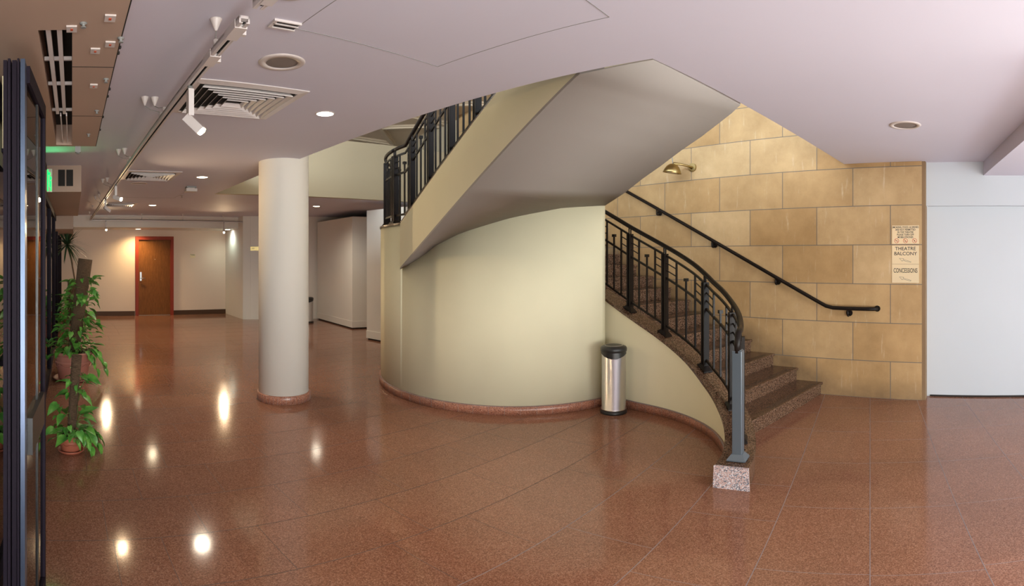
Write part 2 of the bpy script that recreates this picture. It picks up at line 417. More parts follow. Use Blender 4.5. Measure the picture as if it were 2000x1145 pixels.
# rear (door) wall with lowered soffit, side return, second rear wall
struct('wall_rear', MB().box(-0.3, 4.35, 13.4, 13.6, 0, H), 'rearwall')
struct('baseboard_rear', MB().box(-0.3, 1.66, 13.375, 13.4, 0, 0.12).box(2.71, 4.17, 13.375, 13.4, 0, 0.12), 'rearskirt')
struct('trim_7', MB().box(-0.3, 4.17, 12.3, 13.4, 2.285, H), 'white')
struct('wall_rear_return', MB().prism([(4.17, 11.94), (4.35, 11.88), (4.35, 13.6), (4.17, 13.6)], 0, H), 'white')
struct('wall_rear_right', MB().prism([(4.352, 11.878), (8.6, 10.45), (8.7, 10.6), (4.36, 12.08)], 0, H), 'white')
struct('baseboard_rear_right', MB().prism([(4.172, 11.925), (8.6, 10.44), (8.6, 10.45), (4.172, 11.94)], 0, 0.02), 'white')
struct('wall_right_rear', MB().prism([UV(5.31, 9.3), (8.6, 10.5), (8.8, 10.5), UV(5.46, 9.3)], 0, H), 'white')
# back wall far behind the camera (glazed) closes the lobby
gz = struct('window_1', (lambda b: b)(MB().box(-0.3, 6.5, -5.25, -5.15, 0, 0.12).box(-0.3, 6.5, -5.25, -5.15, 2.42, H)), 'frame')
mm = MB()
for x in (-0.3, 1.3, 2.9, 4.5, 6.0): mm.box(x, x + 0.07, -5.24, -5.16, 0.12, 2.42)
mm.build('mullion', 'frame', gz)
MB().box(-0.3, 6.4, -5.205, -5.195, 0.12, 2.42).build('window_pane', 'glass', gz)
# outside ground along the facade
struct('pavement', MB().box(-30, -0.5, -30, 30, -0.15, -0.02).box(-0.5, 20, -30, -5.4, -0.15, -0.02), 'pave')
tag(MB().box(-4.6, -3.9, -8, 22, 0, 1.7).build('hedge', 'hedge'), 'dark clipped hedge outside beyond the glazed front', 'hedge')

# ---------------------------------------------------------------- round column
COL = (2.204, 4.985)
col = struct('column', MB().lathe([(0.268, 0.0), (0.268, 3.9), (0.268, UC)], (*COL, 0), 64), 'white')
sk = MB().lathe([(0.268, 0.0), (0.287, 0.0), (0.287, 0.088), (0.282, 0.092), (0.268, 0.092)], (*COL, 0), 64, caps=False)
sk.build('baseboard_column', 'skirt', col)
jt = MB()
for k in range(40):
    a = 2 * pi * k / 40; jt.obox((COL[0] + 0.2872 * cos(a), COL[1] + 0.2872 * sin(a), 0.045), (0.0008 * cos(a), 0.0008 * sin(a), 0), (-0.001 * sin(a), 0.001 * cos(a), 0), (0, 0, 0.044))
jt.build('skirting_grout', 'groutlight', col)

# ---------------------------------------------------------------- staircase
stair = thing('staircase', 'curved granite staircase wrapping a cream drum wall, its upper flight sweeping into the ceiling opening', 'staircase', (4.0, 3.0, 0))
DC = (4.99, 4.21); DR = 1.695
def dpt(a, r=DR): return (DC[0] + r * cos(a), DC[1] + r * sin(a))
A0 = Vector((3.29, 4.35)); B0 = Vector((2.31, 1.47)); dirn = (B0 - A0).normalized()
def Oz(z):       # outer soffit edge at level z
    s = (z - 1.42) / 0.384
    return A0 + dirn * s
aA = atan2(A0.y - DC[1], A0.x - DC[0])         # about 175 deg
aE = atan2(2.58 - DC[1], 4.50 - DC[0]) + 2 * pi   # drum wall end, about 253 deg
Itab = [(1.42, 3.29, 4.35), (1.565, 3.28, 4.0), (1.67, 3.32, 3.83), (1.79, 3.41, 3.55), (1.93, 3.67, 3.12), (2.03, 4.04, 2.79), (2.08, 4.50, 2.58)]
def drum_z(a):   # soffit height where it meets the drum
    tab = [(aA, 1.42)] + [((atan2(y - DC[1], x - DC[0])) % (2 * pi), z) for z, x, y in Itab[1:]]
    if a <= tab[0][0]: return 1.42
    for (a0, z0), (a1, z1) in zip(tab, tab[1:]):
        if a <= a1: return z0 + (z1 - z0) * (a - a0) / (a1 - a0)
    return tab[-1][1]
# drum wall
N = 96
dw = MB(); vs = []; a_s = radians(95)
angs = [a_s + (aE - a_s) * i / N for i in range(N + 1)]
if all(abs(a - aA) > 1e-6 for a in angs): angs = sorted(angs + [aA - 0.0005, aA + 0.0005])
for a in angs:
    top = 1.905 if a < aA else drum_z(a) + 0.01
    for r, z in ((DR, 0), (DR, top), (DR - 0.13, top), (DR - 0.13, 0)):
        vs.append((*dpt(a, r), z))
n = len(angs); fs = [(i * 4 + k, i * 4 + 4 + k, i * 4 + 4 + (k + 1) % 4, i * 4 + (k + 1) % 4) for i in range(n - 1) for k in range(4)]
fs += [(0, 1, 2, 3), tuple(4 * (n - 1) + k for k in (3, 2, 1, 0))]
dw.add(vs, fs); dw.sm = [(i % 4 == 0 and i < 4 * (n - 1)) for i in range(len(dw.f))]
dw.build('drum_wall', 'cream', stair)
# landing coping on the drum
cp = MB(); vs = []
la = [a_s + (aA - a_s) * i / 40 for i in range(41)]
for a in la:
    for r, z in ((DR + 0.012, 1.905), (DR + 0.012, 1.925), (DR - 0.14, 1.925), (DR - 0.14, 1.905)): vs.append((*dpt(a, r), z))
cp.add(vs, [(i * 4 + k, i * 4 + 4 + k, i * 4 + 4 + (k + 1) % 4, i * 4 + (k + 1) % 4) for i in range(40) for k in range(4)] + [(0, 1, 2, 3), (163, 162, 161, 160)])
cp.build('landing_coping', 'step', stair)
# drum skirting
ss = MB(); vs = []
for i in range(N + 1):
    a = a_s + (aE - a_s) * i / N
    for r, z in ((DR, 0), (DR + 0.018, 0), (DR + 0.018, 0.088), (DR, 0.092)): vs.append((*dpt(a, r), z))
ss.add(vs, [(i * 4 + k, i * 4 + 4 + k, i * 4 + 4 + (k + 1) % 4, i * 4 + (k + 1) % 4) for i in range(N) for k in range(3)], True)
ss.build('baseboard_drum', 'skirt', stair)
jt = MB()
for k in range(20):
    a = radians(150) + (aE - radians(150)) * k / 20
    jt.obox((*dpt(a, DR + 0.018), 0.045), (0.0008 * cos(a), 0.0008 * sin(a), 0), (-0.0013 * sin(a), 0.0013 * cos(a), 0), (0, 0, 0.043))
vs = []
for i in range(61):
    a = radians(150) + (aE - radians(150)) * i / 60
    for r, z in ((DR + 0.010, 0.0885), (DR + 0.019, 0.0885), (DR + 0.019, 0.0905), (DR + 0.010, 0.0925)): vs.append((*dpt(a, r), z))
jt.add(vs, [(i * 4 + k, i * 4 + 4 + k, i * 4 + 4 + (k + 1) % 4, i * 4 + (k + 1) % 4) for i in range(60) for k in range(4)])
jt.build('drum_skirting_grout', 'groutlight', stair)
# soffit and body of the upper flight (ruled between outer line and inner edge)
lev = [(1.42, 3.29, 4.35)]
_aa = [aA + (aE - aA) * i / 18 for i in range(1, 19)]
inner = [(drum_z(a), *dpt(a, DR - 0.004)) for a in _aa] + [(2.19, 4.44, 2.33), (2.30, 4.33, 2.08), (2.39, 4.23, 1.85), (2.48, 4.08, 1.60), (2.54, 3.86, 1.33), (2.572, 3.60, 1.10), (2.58, 3.22, 0.84)]
pairs = []
for z, x, y in inner:
    zo = min(z, 2.58); o = Oz(zo)
    o = o - Vector((0.949, -0.316)) * 0.013; pairs.append(((o.x, o.y, zo), (x, y, z)))
pairs[-1] = ((2.285, 1.04, 2.58), pairs[-1][1]); pairs.insert(-1, ((2.297, 1.478, 2.58), (3.40, 0.95, 2.58)))
pairs = [p for p in pairs]
so = MB()
b0 = [(3.278, 4.354, 1.42)]
vs = [b0[0]] ; vs += [q for p in pairs for q in p]
fs = [(0, 2, 1)] + [(1 + 2 * i, 2 + 2 * i, 4 + 2 * i, 3 + 2 * i) for i in range(len(pairs) - 1)]
T = 0.02; n = len(vs); vs2 = [(x, y, z + T) for x, y, z in vs]
rim = [0] + [1 + 2 * i for i in range(len(pairs))] + [2 + 2 * i for i in reversed(range(len(pairs)))]
fs2 = [tuple(reversed([i + n for i in f])) for f in fs] + [(rim[i], rim[(i + 1) % len(rim)], rim[(i + 1) % len(rim)] + n, rim[i] + n) for i in range(len(rim))]
so.add(vs + vs2, fs, True); so.f += fs2; so.sm += [True] * (len(fs)) + [False] * len(rim)
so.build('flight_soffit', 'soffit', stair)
# outer band (string) of the upper flight
def btop(s): return 1.915 + 0.384 * s
def bbot(s): return min(1.42 + 0.384 * s, 2.58)
nrm = Vector((-dirn.y, dirn.x))     # points towards +X side
if nrm.x < 0: nrm = -nrm
ob = MB(); vs = []; S = [0, 0.4, 0.8, 1.2, 1.6, 2.0, 2.4, 2.8, 3.02, 3.3, 3.47]
for s in S:
    p = A0 + dirn * s
    if s > 3.02: p = Vector((2.31 - 0.025 * (s - 3.02) / 0.45, 1.47 - (s - 3.02)))
    for off, z in ((0, bbot(s) + 0.004), (0, btop(s)), (0.12, btop(s)), (0.12, bbot(s) + 0.09)):
        q = p + nrm * (off - 0.012 * (1 if off == 0 else 0)); vs.append((q.x, q.y, z))
n = len(S); ob.add(vs, [(i * 4 + k, i * 4 + (k + 1) % 4, i * 4 + 4 + (k + 1) % 4, i * 4 + 4 + k) for i in range(n - 1) for k in range(4)] + [(3, 2, 1, 0), tuple(4 * (n - 1) + k for k in range(4))])
ob.build('outer_string', 'cream', stair)
cb_ = MB(); pts = [(A0 + dirn * s + nrm * 0.06) for s in S[:-2]]
cb_.bar([(p.x, p.y, btop(s) + 0.008) for p, s in zip(pts, S)], 0.14, 0.018); cb_.build('string_coping', 'step', stair)
# upper treads between the strings, and an inner string
ut = MB(); k = 0
for k in range(7):
    s0, s1 = 0.12 + 0.42 * k, 0.12 + 0.42 * (k + 1); p0, p1 = A0 + dirn * s0 + nrm * 0.121, A0 + dirn * s1 + nrm * 0.121
    w = 0.55 + 0.1 * k
    z = 1.62 + 0.384 * s0 + 0.20
    ut = MB(); ut.prism([tuple(p0), tuple(p1), tuple(p1 + nrm * w), tuple(p0 + nrm * w)], z - 0.10, z + 0.02); ut.build('upper_step', 'step', stair)
# landing slab inside the drum
lp = [dpt(a_s + (aA - a_s) * i / 20, DR - 0.14) for i in range(21)]
MB().prism(lp + [(3.43, 4.25), (4.7, 4.0), UV(5.30, 5.4), UV(5.30, 6.6)], 1.62, 1.76).build('landing', 'step', stair)

# ---- lower flight
SCn = (3.07, 2.353); RI, RO = 1.395, 1.610
TH0, TH1 = radians(-91), radians(-13.6)
LARC = (TH1 - TH0) * 1.5
ZT = [(0, 0.165), (0.2, 0.172), (0.45, 0.215), (0.88, 0.335), (1.26, 0.475), (1.55, 0.62), (1.955, 0.80), (2.39, 1.00), (2.6, 1.105), (4.0, 1.805)]
def capz(s):
    for (a, z0), (b, z1) in zip(ZT, ZT[1:]):
        if s <= b: return z0 + (z1 - z0) * (s - a) / (b - a)
    return ZT[-1][1]
def sp(s, r=1.50):  # point on the curved string at arc length s (measured on r = 1.5)
    if s <= LARC:
        th = TH0 + s / 1.5; return (SCn[0] + r * cos(th), SCn[1] + r * sin(th))
    e = s - LARC; x, y = SCn[0] + r * cos(TH1), SCn[1] + r * sin(TH1)
    return (x + e * 0.2355, y + e * 0.9719)
SS = [i * 0.05 for i in range(0, 57)]
def sweep(mb, prof, SS, smooth=True):   # prof(s) -> list of (r, z)
    vs = []; m_ = None
    for s in SS:
        pr = prof(s); m_ = len(pr)
        vs += [(*sp(s, r), z) for r, z in pr]
    n = len(SS); fs = [(i * m_ + k, i * m_ + (k + 1) % m_, (i + 1) * m_ + (k + 1) % m_, (i + 1) * m_ + k) for i in range(n - 1) for k in range(m_)]
    mb.add(vs, fs, smooth); o = len(mb.v) - len(vs)
    mb.f += [tuple(o + k for k in reversed(range(m_))), tuple(o + (n - 1) * m_ + k for k in range(m_))]; mb.sm += [False, False]
    return mb
sweep(MB(), lambda s: [(RI + 0.01, 0), (RO - 0.02, 0), (RO - 0.02, capz(s) - 0.028), (RI + 0.01, capz(s) - 0.028)], SS, False).build('curved_string_wall', 'cream', stair)
sweep(MB(), lambda s: [(RI - 0.004, capz(s) - 0.028), (RO, capz(s) - 0.028), (RO, capz(s)), (RI - 0.004, capz(s))], SS, False).build('string_coping', 'step', stair)
sweep(MB(), lambda s: [(RO - 0.0195, 0), (RO - 0.006, 0), (RO - 0.006, capz(s) - 0.0285), (RO - 0.0195, capz(s) - 0.0285)], SS, False).build('string_facing', 'step', stair)
SK = [0.0 + i * 0.05 for i in range(0, 55)]
sweep(MB(), lambda s: [(RI - 0.008, 0), (RI + 0.0095, 0), (RI + 0.0095, min(0.088, capz(s) - 0.03)), (RI - 0.008, min(0.085, capz(s) - 0.03))], SK, True).build('baseboard_string', 'skirt', stair)
jt = MB()
for k in range(3, 24):
    x, y = sp(k * 0.105, RI - 0.008); a = atan2(y - SCn[1], x - SCn[0])
    jt.obox((x, y, 0.044), (0.0008 * cos(a), 0.0008 * sin(a), 0), (-0.0012 * sin(a), 0.0012 * cos(a), 0), (0, 0, 0.042))
sweep(jt, lambda s: [(RI - 0.0095, 0.084), (RI + 0.0, 0.084), (RI + 0.0, 0.0905), (RI - 0.0095, 0.0875)], [0.2 + 0.06 * i for i in range(40)], False)
jt.build('string_skirting_grout', 'groutlight', stair)
# end block: pale speckled granite face on the first end of the string
eb = MB(); p0, p1 = sp(0, RI - 0.012), sp(0, RO + 0.012)
q0, q1 = sp(0.02, RI - 0.009), sp(0.02, RO + 0.008)
f0 = (p0[0] - 0.012, p0[1]); f1 = (p1[0] - 0.012, p1[1])
eb.hexa([(*p0, 0), (*p1, 0), (*q1, 0), (*q0, 0), (*sp(0, RI - 0.006), 0.168), (*sp(0, RO + 0.004), 0.168), (*sp(0.02, RO + 0.002), 0.168), (*sp(0.02, RI - 0.004), 0.168)])
eb.v = [(x - 0.014, y, z) for x, y, z in eb.v]
eb.build('end_block_face', 'block', stair)

# steps of the lower flight
UC0, VC0 = NX * SCn[0] + NY * SCn[1], -NY * SCn[0] + NX * SCn[1]
def uleft(v):
    if v >= VC0: return UC0 + RO - 0.004
    return UC0 + sqrt(max(0.02, (RO - 0.004) ** 2 - (v - VC0) ** 2))
def vline(k, u, off=0.0): return 1.82 + 0.29 * (k - 1) + 0.055 * (5.31 - u) + off
def steppoly(k, off, k2=None, off2=0):
    R_ = 5.309
    def left(kk, o):
        u = 4.1
        for _ in range(30): u = uleft(vline(kk, u, o))
        return u
    ul0, ul1 = left(k, off), left(k2, off2)
    v0, v1 = vline(k, ul0, off), vline(k2, ul1, off2)
    lf = [(uleft(v0 + (v1 - v0) * i / 6), v0 + (v1 - v0) * i / 6) for i in range(7)]
    return [UV(R_, vline(k2, R_, off2)), *[UV(*p) for p in reversed(lf)], UV(R_, vline(k, R_, off))]
for k in range(1, 13):
    z = 0.145 * k
    st = MB().prism(steppoly(k, 0.025, k + 1, 0.025), 0.0 if k < 3 else z - 0.30, z - 0.028).build('step', 'step', stair)
    tr = MB(); tr.prism(steppoly(k, 0.0, k + 1, 0.03), z - 0.028, z)
    t = tr.build('tread', 'step', st)
    bv = t.modifiers.new('edge', 'BEVEL'); bv.width = 0.006; bv.segments = 2; bv.limit_method = 'ANGLE'
    an = MB()
    for g in range(4):
        o_ = 0.035 + 0.018 * g
        an.hexa([UV(4.15, vline(k, 4.15, o_), z - 0.001), UV(5.2, vline(k, 5.2, o_), z - 0.001), UV(5.2, vline(k, 5.2, o_ + 0.004), z - 0.001), UV(4.15, vline(k, 4.15, o_ + 0.004), z - 0.001),
                 UV(4.15, vline(k, 4.15, o_), z + 0.0006), UV(5.2, vline(k, 5.2, o_), z + 0.0006), UV(5.2, vline(k, 5.2, o_ + 0.004), z + 0.0006), UV(4.15, vline(k, 4.15, o_ + 0.004), z + 0.0006)])
    an.build('tread_grooves', 'dark', st)

# ---------------------------------------------------------------- railings
def railing(root, P, posts, s0, s1, newel=None, tail=None, head=None, rails=(0.86, 0.775, 0.56, 0.095)):
    """P(s) -> point on the coping top; posts: arc positions"""
    def off(s, h): x, y, z = P(s); return (x, y, z + h)
    def tang(s):
        a, b = Vector(P(s - 0.02)), Vector(P(s + 0.02)); return (b - a).normalized()
    n = max(8, int((s1 - s0) / 0.06)); sr = [s0 + (s1 - s0) * i / n for i in range(n + 1)]
    hand = [off(s, rails[0]) for s in sr]
    if tail: hand = tail + hand
    if head: hand = hand + head
    MB().tube(hand, 0.021, 12).build('handrail', 'iron', root)
    MB().bar([off(s, rails[1]) for s in sr], 0.014, 0.022).build('upper_rail', 'iron', root)
    MB().bar([off(s, rails[2]) for s in sr], 0.014, 0.022).build('middle_rail', 'iron', root)
    MB().bar([off(s, rails[3]) for s in sr], 0.014, 0.022).build('bottom_rail', 'iron', root)
    up = Vector((0, 0, 1))
    for s in posts:
        x, y, z = P(s); t = tang(s); t.z = 0; t.normalize(); a = Vector((-t.y, t.x, 0))
        b = MB()
        for d in (-1, 1): b.obox((x + t.x * 0.016 * d, y + t.y * 0.016 * d, z + 0.39), t * 0.008, a * 0.028, up * 0.395)
        b.obox((x, y, z + 0.40), t * 0.010, a * 0.012, up * 0.375)
        for d in (-1, 1): b.tube([(x + t.x * 0.012 * d, y + t.y * 0.012 * d, z + 0.76), (x + t.x * 0.012 * d, y + t.y * 0.012 * d, z + 0.855)], 0.007, 8)
        po = b.build('post', 'iron', root)
        slope = (P(s + 0.05)[2] - P(s - 0.05)[2]) / 0.10
        f = MB(); c = Vector((x, y, z)); vs = []
        for e, h in ((0.055, 0.001), (0.055, 0.012), (0.026, 0.042)):
            for i, j in ((-1, -1), (1, -1), (1, 1), (-1, 1)): vs.append(c + t * e * i + a * e * 0.85 * j + up * (h + slope * e * i + 0.003))
        f.add(vs, [(3, 2, 1, 0), (8, 9, 10, 11)] + [(q * 4 + k, q * 4 + (k + 1) % 4, q * 4 + 4 + (k + 1) % 4, q * 4 + 4 + k) for q in (0, 1) for k in range(4)])
        f.build('foot_plate', 'iron', po)
    allp = sorted(posts)
    for p0, p1 in zip(allp, allp[1:]):
        L = p1 - p0
        if L < 0.22:
            continue
        for fr, kind in ((0.27, 1), (0.5, 0), (0.73, -1)) if L > 0.35 else ((0.5, 0),):
            s = p0 + L * fr; x, y, z = P(s); t = tang(s); t.z = 0; t.normalize(); a = Vector((-t.y, t.x, 0))
            topz = rails[1] if kind else 0.655
            b = MB().obox((x, y, z + (rails[3] + topz) / 2), t * 0.0075, a * 0.0075, up * (topz - rails[3]) / 2)
            if not kind: b.obox((x, y, z + 0.665), t * 0.017, a * 0.017, up * 0.014)
            b.build('baluster', 'iron', root)
            if kind:
                pe = p0 if kind > 0 else p1
                for hh in (0.705, 0.635):
                    MB().bar([off(s, hh), off(pe, hh)], 0.009, 0.010).build('rung', 'iron', root)

lr = thing('stair_railing', 'black iron railing curving down the lower flight on the granite string to a newel coloured with a blue window reflection', 'railing', (*sp(0.3), 0.17))
def PL(s): x, y = sp(s, 1.505); return (x, y, capz(s))
tail = [(*sp(0.12, 1.51), 0.925), (*sp(0.125, 1.51), 1.0), (*sp(0.15, 1.51), 1.045), (*sp(0.20, 1.51), 1.062)]
railing(lr, PL, [0.40, 0.86, 1.40, 1.955, 2.40, 2.84], 0.30, 2.79, tail=tail)
nx, ny = sp(0.135, 1.512)
nb = MB(); e = 0.033
nv = MB().obox((nx, ny, 0.172 + 0.385), (e, 0, 0), (0, e, 0), (0, 0, 0.385)).obox((nx, ny, 0.172 + 0.772), (e * 0.8, 0, 0), (0, e * 0.8, 0), (0, 0, 0.004)).build('newel_post', 'ironlit', lr, label='square newel post with the blue window reflection in its colour')
bv = nv.modifiers.new('edge', 'BEVEL'); bv.width = 0.004; bv.segments = 2
f = MB(); vs = []
for ee, h in ((0.062, 0.0), (0.062, 0.008), (0.036, 0.045)):
    for i, j in ((-1, -1), (1, -1), (1, 1), (-1, 1)): vs.append((nx + ee * i, ny + ee * j, 0.173 + h))
f.add(vs, [(3, 2, 1, 0), (8, 9, 10, 11)] + [(q * 4 + k, q * 4 + (k + 1) % 4, q * 4 + 4 + (k + 1) % 4, q * 4 + 4 + k) for q in (0, 1) for k in range(4)])
f.build('foot_plate', 'ironlit', nv)
b = MB()
for d in (-1, 1): b.tube([(nx + 0.014 * d, ny, 0.945), (nx + 0.014 * d, ny, 1.02)], 0.009, 8)
b.build('newel_rod', 'iron', lr)

ur = thing('stair_railing', 'black iron railing around the landing and up the upper flight under the ceiling opening', 'railing', (3.35, 4.3, 1.92))
# path: landing rail bends from the drum's left flank onto the sloping string
def PU(s):
    if s >= 0:
        p = A0 + dirn * s + nrm * 0.06; return (p.x, p.y, btop(s) + 0.018)
    a = aA + s / (DR - 0.06); x, y = dpt(a, DR - 0.06); return (x, y, 1.926)
railing(ur, PU, [-0.27, 0.19, 0.70, 1.19, 1.68, 2.17, 2.66], -0.27, 2.75)
ur2 = thing('stair_railing', 'short black iron railing at the far side of the landing, seen through the nearer bars', 'railing', (4.3, 5.8, 1.92))
def PV(s):
    a = aA - 0.30 / (DR - 0.06) - s / (DR - 0.06); x, y = dpt(a, DR - 0.06); return (x, y, 1.926)
railing(ur2, PV, [0.0, 0.45, 0.90, 1.35], 0.0, 1.40)

# wall handrail on the stone wall
wh = thing('wall_handrail', 'black round handrail fixed to the sandstone wall beside the stairs', 'handrail', UV(5.31, 1.3, 1.0), WANG)
ru = 5.235
pts = [UV(5.305, 1.205, 1.0), UV(5.27, 1.208, 1.0), UV(5.245, 1.235, 1.0), UV(ru, 1.29, 1.0), UV(ru, 1.55, 1.0), UV(ru, 1.68, 1.003), UV(ru, 1.76, 1.02), UV(ru, 1.86, 1.07)]
vv = 1.86
for v_ in (2.0, 2.36, 2.8, 3.2, 3.6, 4.04, 4.55, 5.2): pts.append(UV(ru, v_, 1.07 + (v_ - 1.86) * (2.45 - 1.07) / (4.547 - 1.86)))
MB().tube(pts, 0.021, 12).build('handrail', 'iron', wh)
def disc(c, r, t, nrm_, n=24, mb=None):
    nrm_ = Vector(nrm_).normalized(); a = nrm_.orthogonal().normalized(); b_ = nrm_.cross(a); c = Vector(c); mb = mb or MB()
    ring = [a * cos(2 * pi * i / n) * r + b_ * sin(2 * pi * i / n) * r for i in range(n)]
    vs = [c + q for q in ring] + [c + nrm_ * t + q for q in ring]
    return mb.add(vs, [tuple(reversed(range(n))), tuple(range(n, 2 * n))] + [(i, (i + 1) % n, n + (i + 1) % n, n + i) for i in range(n)])
outw = (-NX, -NY, 0)
disc(UV(5.309, 1.205, 1.0), 0.033, 0.012, outw).build('end_flange', 'iron', wh)
for v_, z in ((1.515, 1.0), (2.361, 1.328), (3.201, 1.757), (4.044, 2.19), (4.85, 2.60)):
    b = disc(UV(5.309, v_ + 0.0, z - 0.055), 0.036, 0.012, outw)
    b.tube([UV(5.30, v_, z - 0.075), UV(5.26, v_, z - 0.085), UV(5.238, v_, z - 0.078), UV(ru, v_, z - 0.05), UV(ru, v_, z - 0.012)], 0.0095, 8)
    b.tube([UV(5.30, v_, z - 0.045), UV(5.262, v_, z - 0.05), UV(5.245, v_, z - 0.04)], 0.007, 8)
    b.build('bracket', 'iron', wh)

# ---------------------------------------------------------------- brass signs
def text(body, size, x, z, root, mt='ink', sx=1.0, name='lettering', y=-0.0042, align='CENTER'):
    cu = bpy.data.curves.new(name, 'FONT'); cu.body = body; cu.size = size; cu.align_x = align; cu.align_y = 'CENTER'
    cu.extrude = 0.0004; cu.materials.append(M[mt]); cu.offset = 0.0004
    tmp = bpy.data.objects.new('tmp', cu); C.objects.link(tmp)
    me = bpy.data.meshes.new_from_object(tmp); bpy.data.objects.remove(tmp); bpy.data.curves.remove(cu)
    me.name = name
    o = bpy.data.objects.new(name, me); C.objects.link(o); o.parent = root
    o.location = (x, y, z); o.rotation_euler = (pi / 2, 0, 0); o.scale = (sx, 1, 1); return o
def lring(mb, cx, cz, r, w, y=-0.0046, n=28):
    vs = [];
    for rr in (r - w, r):
        for yy in (y, y + 0.001): vs += [(cx + rr * cos(2 * pi * i / n), yy, cz + rr * sin(2 * pi * i / n)) for i in range(n)]
    fs = []
    for i in range(n):
        j = (i + 1) % n; fs += [(i, j, 2 * n + j, 2 * n + i), (n + i, 3 * n + i, 3 * n + j, n + j), (2 * n + i, 2 * n + j, 3 * n + j, 3 * n + i), (i, n + i, n + j, j)]
    return mb.add(vs, fs)
def lbar(mb, x0, z0, x1, z1, w, y=-0.0046):
    d = Vector((x1 - x0, 0, z1 - z0)); L = d.length; d.normalize(); nn = Vector((-d.z, 0, d.x))
    return mb.obox(((x0 + x1) / 2, y + 0.0005, (z0 + z1) / 2), d * L / 2, nn * w / 2, (0, 0.0005, 0))
def part_local(mb, name, mt, root):
    me = bpy.data.meshes.new(name); me.from_pydata([tuple(p) for p in mb.v], [], mb.f); me.materials.append(M[mt]); me.update()
    o = bpy.data.objects.new(name, me); C.objects.link(o); o.parent = root; return o
SROT = WANG - pi / 2     # sign local +x runs to the viewer's right, local -y faces the viewer
def sign(v_, z, w, h, label, cat='sign'):
    r = thing('brass_sign', label, cat, UV(5.309, v_, z), 0)
    r.rotation_euler = (0, 0, atan2(-NX, NY) if False else atan2(NX * -1, -0.2355) )
    return r
def set_face(o, out):      # rotate so that local -y points along 'out'
    o.rotation_euler = (0, 0, atan2(out[1], out[0]) + pi / 2)
def plate(root, w, h, mt='brass'):
    p = MB().box(-w / 2, w / 2, -0.004, 0.0, -h / 2, h / 2); return part_local(p, 'plate', mt, root)
def arrow(root, cx, cz, w):
    b = MB(); P_ = [(-0.5, 0.16), (-0.12, 0.12), (-0.17, 0.05), (0.5, -0.13), (0.47, -0.2), (-0.22, -0.02), (-0.26, -0.1), (-0.5, 0.16)]
    for (x0, z0), (x1, z1) in zip(P_, P_[1:]): lbar(b, cx + x0 * w, cz + z0 * w, cx + x1 * w, cz + z1 * w, 0.0022)
    part_local(b, 'arrow', 'ink', root)
vc = 0.9
s1 = thing('brass_sign', 'topmost brass notice on the sandstone wall, with five lines of text and three red symbols', 'sign', UV(5.309, vc, 1.792)); set_face(s1, outw)
plate(s1, 0.29, 0.196)
for i, t_ in enumerate(('SMOKING, FOOD, & DRINKS', 'ARE NOT PERMITTED', 'IN THE THEATRE', 'PLEASE TURN OFF', 'MOBILE PHONES')):
    text(t_, 0.028, 0, 0.078 - 0.0265 * i, s1, sx=0.80)
for cx, g_ in ((-0.095, (-0.013, -0.066, 0.011, -0.062, 0.004)), (0.0, (-0.010, -0.070, 0.010, -0.070, 0.006)), (0.098, (-0.004, -0.072, 0.002, -0.060, 0.010))):
    sy = MB(); lring(sy, cx, -0.065, 0.025, 0.0045); lbar(sy, cx - 0.017, -0.048, cx + 0.017, -0.082, 0.0045)
    part_local(sy, 'prohibition_symbol', 'redink', s1)
    part_local(lbar(MB(), cx + g_[0], g_[1], cx + g_[2], g_[3], g_[4], -0.0043), 'pictogram', 'ink', s1)
s2 = thing('brass_sign', 'middle brass sign on the sandstone wall reading THEATRE BALCONY over a thin arrow', 'sign', UV(5.309, vc, 1.579)); set_face(s2, outw)
plate(s2, 0.29, 0.196); text('THEATRE', 0.052, 0, 0.063, s2, sx=1.02); text('BALCONY', 0.052, 0, 0.010, s2, sx=1.02); arrow(s2, -0.002, -0.058, 0.125)
s3 = thing('brass_sign', 'lowest brass sign on the sandstone wall reading CONCESSIONS over a thin arrow', 'sign', UV(5.309, vc, 1.379)); set_face(s3, outw)
plate(s3, 0.29, 0.196); text('CONCESSIONS', 0.068, 0, 0.030, s3, sx=0.56); arrow(s3, -0.002, -0.055, 0.125)
ts = thing('brass_sign', 'small brass sign reading Toilets on the rear wall right of the door', 'sign', (3.24, 13.398, 1.59)); set_face(ts, (0, -1))
plate(ts, 0.14, 0.10, 'blind'); text('Toilets', 0.055, 0, 0.03, ts, sx=0.8)
t2 = thing('brass_sign', 'small brass plaque on the rear wall, partly hidden by the round column', 'sign', (4.45, 11.84, 1.77)); set_face(t2, (-0.32, -0.95))
plate(t2, 0.22, 0.10, 'brassold'); text('20', 0.06, -0.04, 0, t2)

# ---------------------------------------------------------------- brass wall lamp
struct('wall_upper_right', MB().prism([UV(5.31, 9.3), (9.0, 13.6), (9.2, 13.6), UV(5.46, 9.2)], H, UC), 'fascia')
wl = thing('wall_lamp', 'brass wall lamp with a domed shade on the upper sandstone wall', 'lamp', UV(5.309, 3.54, 2.69), WANG)
disc(UV(5.309, 3.53, 2.69), 0.055, 0.02, outw, 28).build('wall_plate', 'brassold', wl)
hx = UV(5.07, 3.66)
MB().tube([UV(5.29, 3.53, 2.685), UV(5.22, 3.55, 2.70), UV(5.13, 3.60, 2.715), (*hx, 2.715)], [0.018, 0.014, 0.014, 0.022], 10).build('arm', 'brassold', wl)
MB().tube([(*hx, 2.70), (hx[0] - 0.01, hx[1] + 0.02, 2.86)], 0.006, 8).build('cable_rod', 'greyplastic', wl)
pr = [(0.012, 0.02), (0.045, 0.010), (0.078, -0.018), (0.100, -0.058), (0.118, -0.10), (0.115, -0.102), (0.098, -0.060), (0.076, -0.022), (0.045, 0.002), (0.0, 0.01)]
sh = MB().lathe(pr, (0, 0, 0), 32, caps=False)
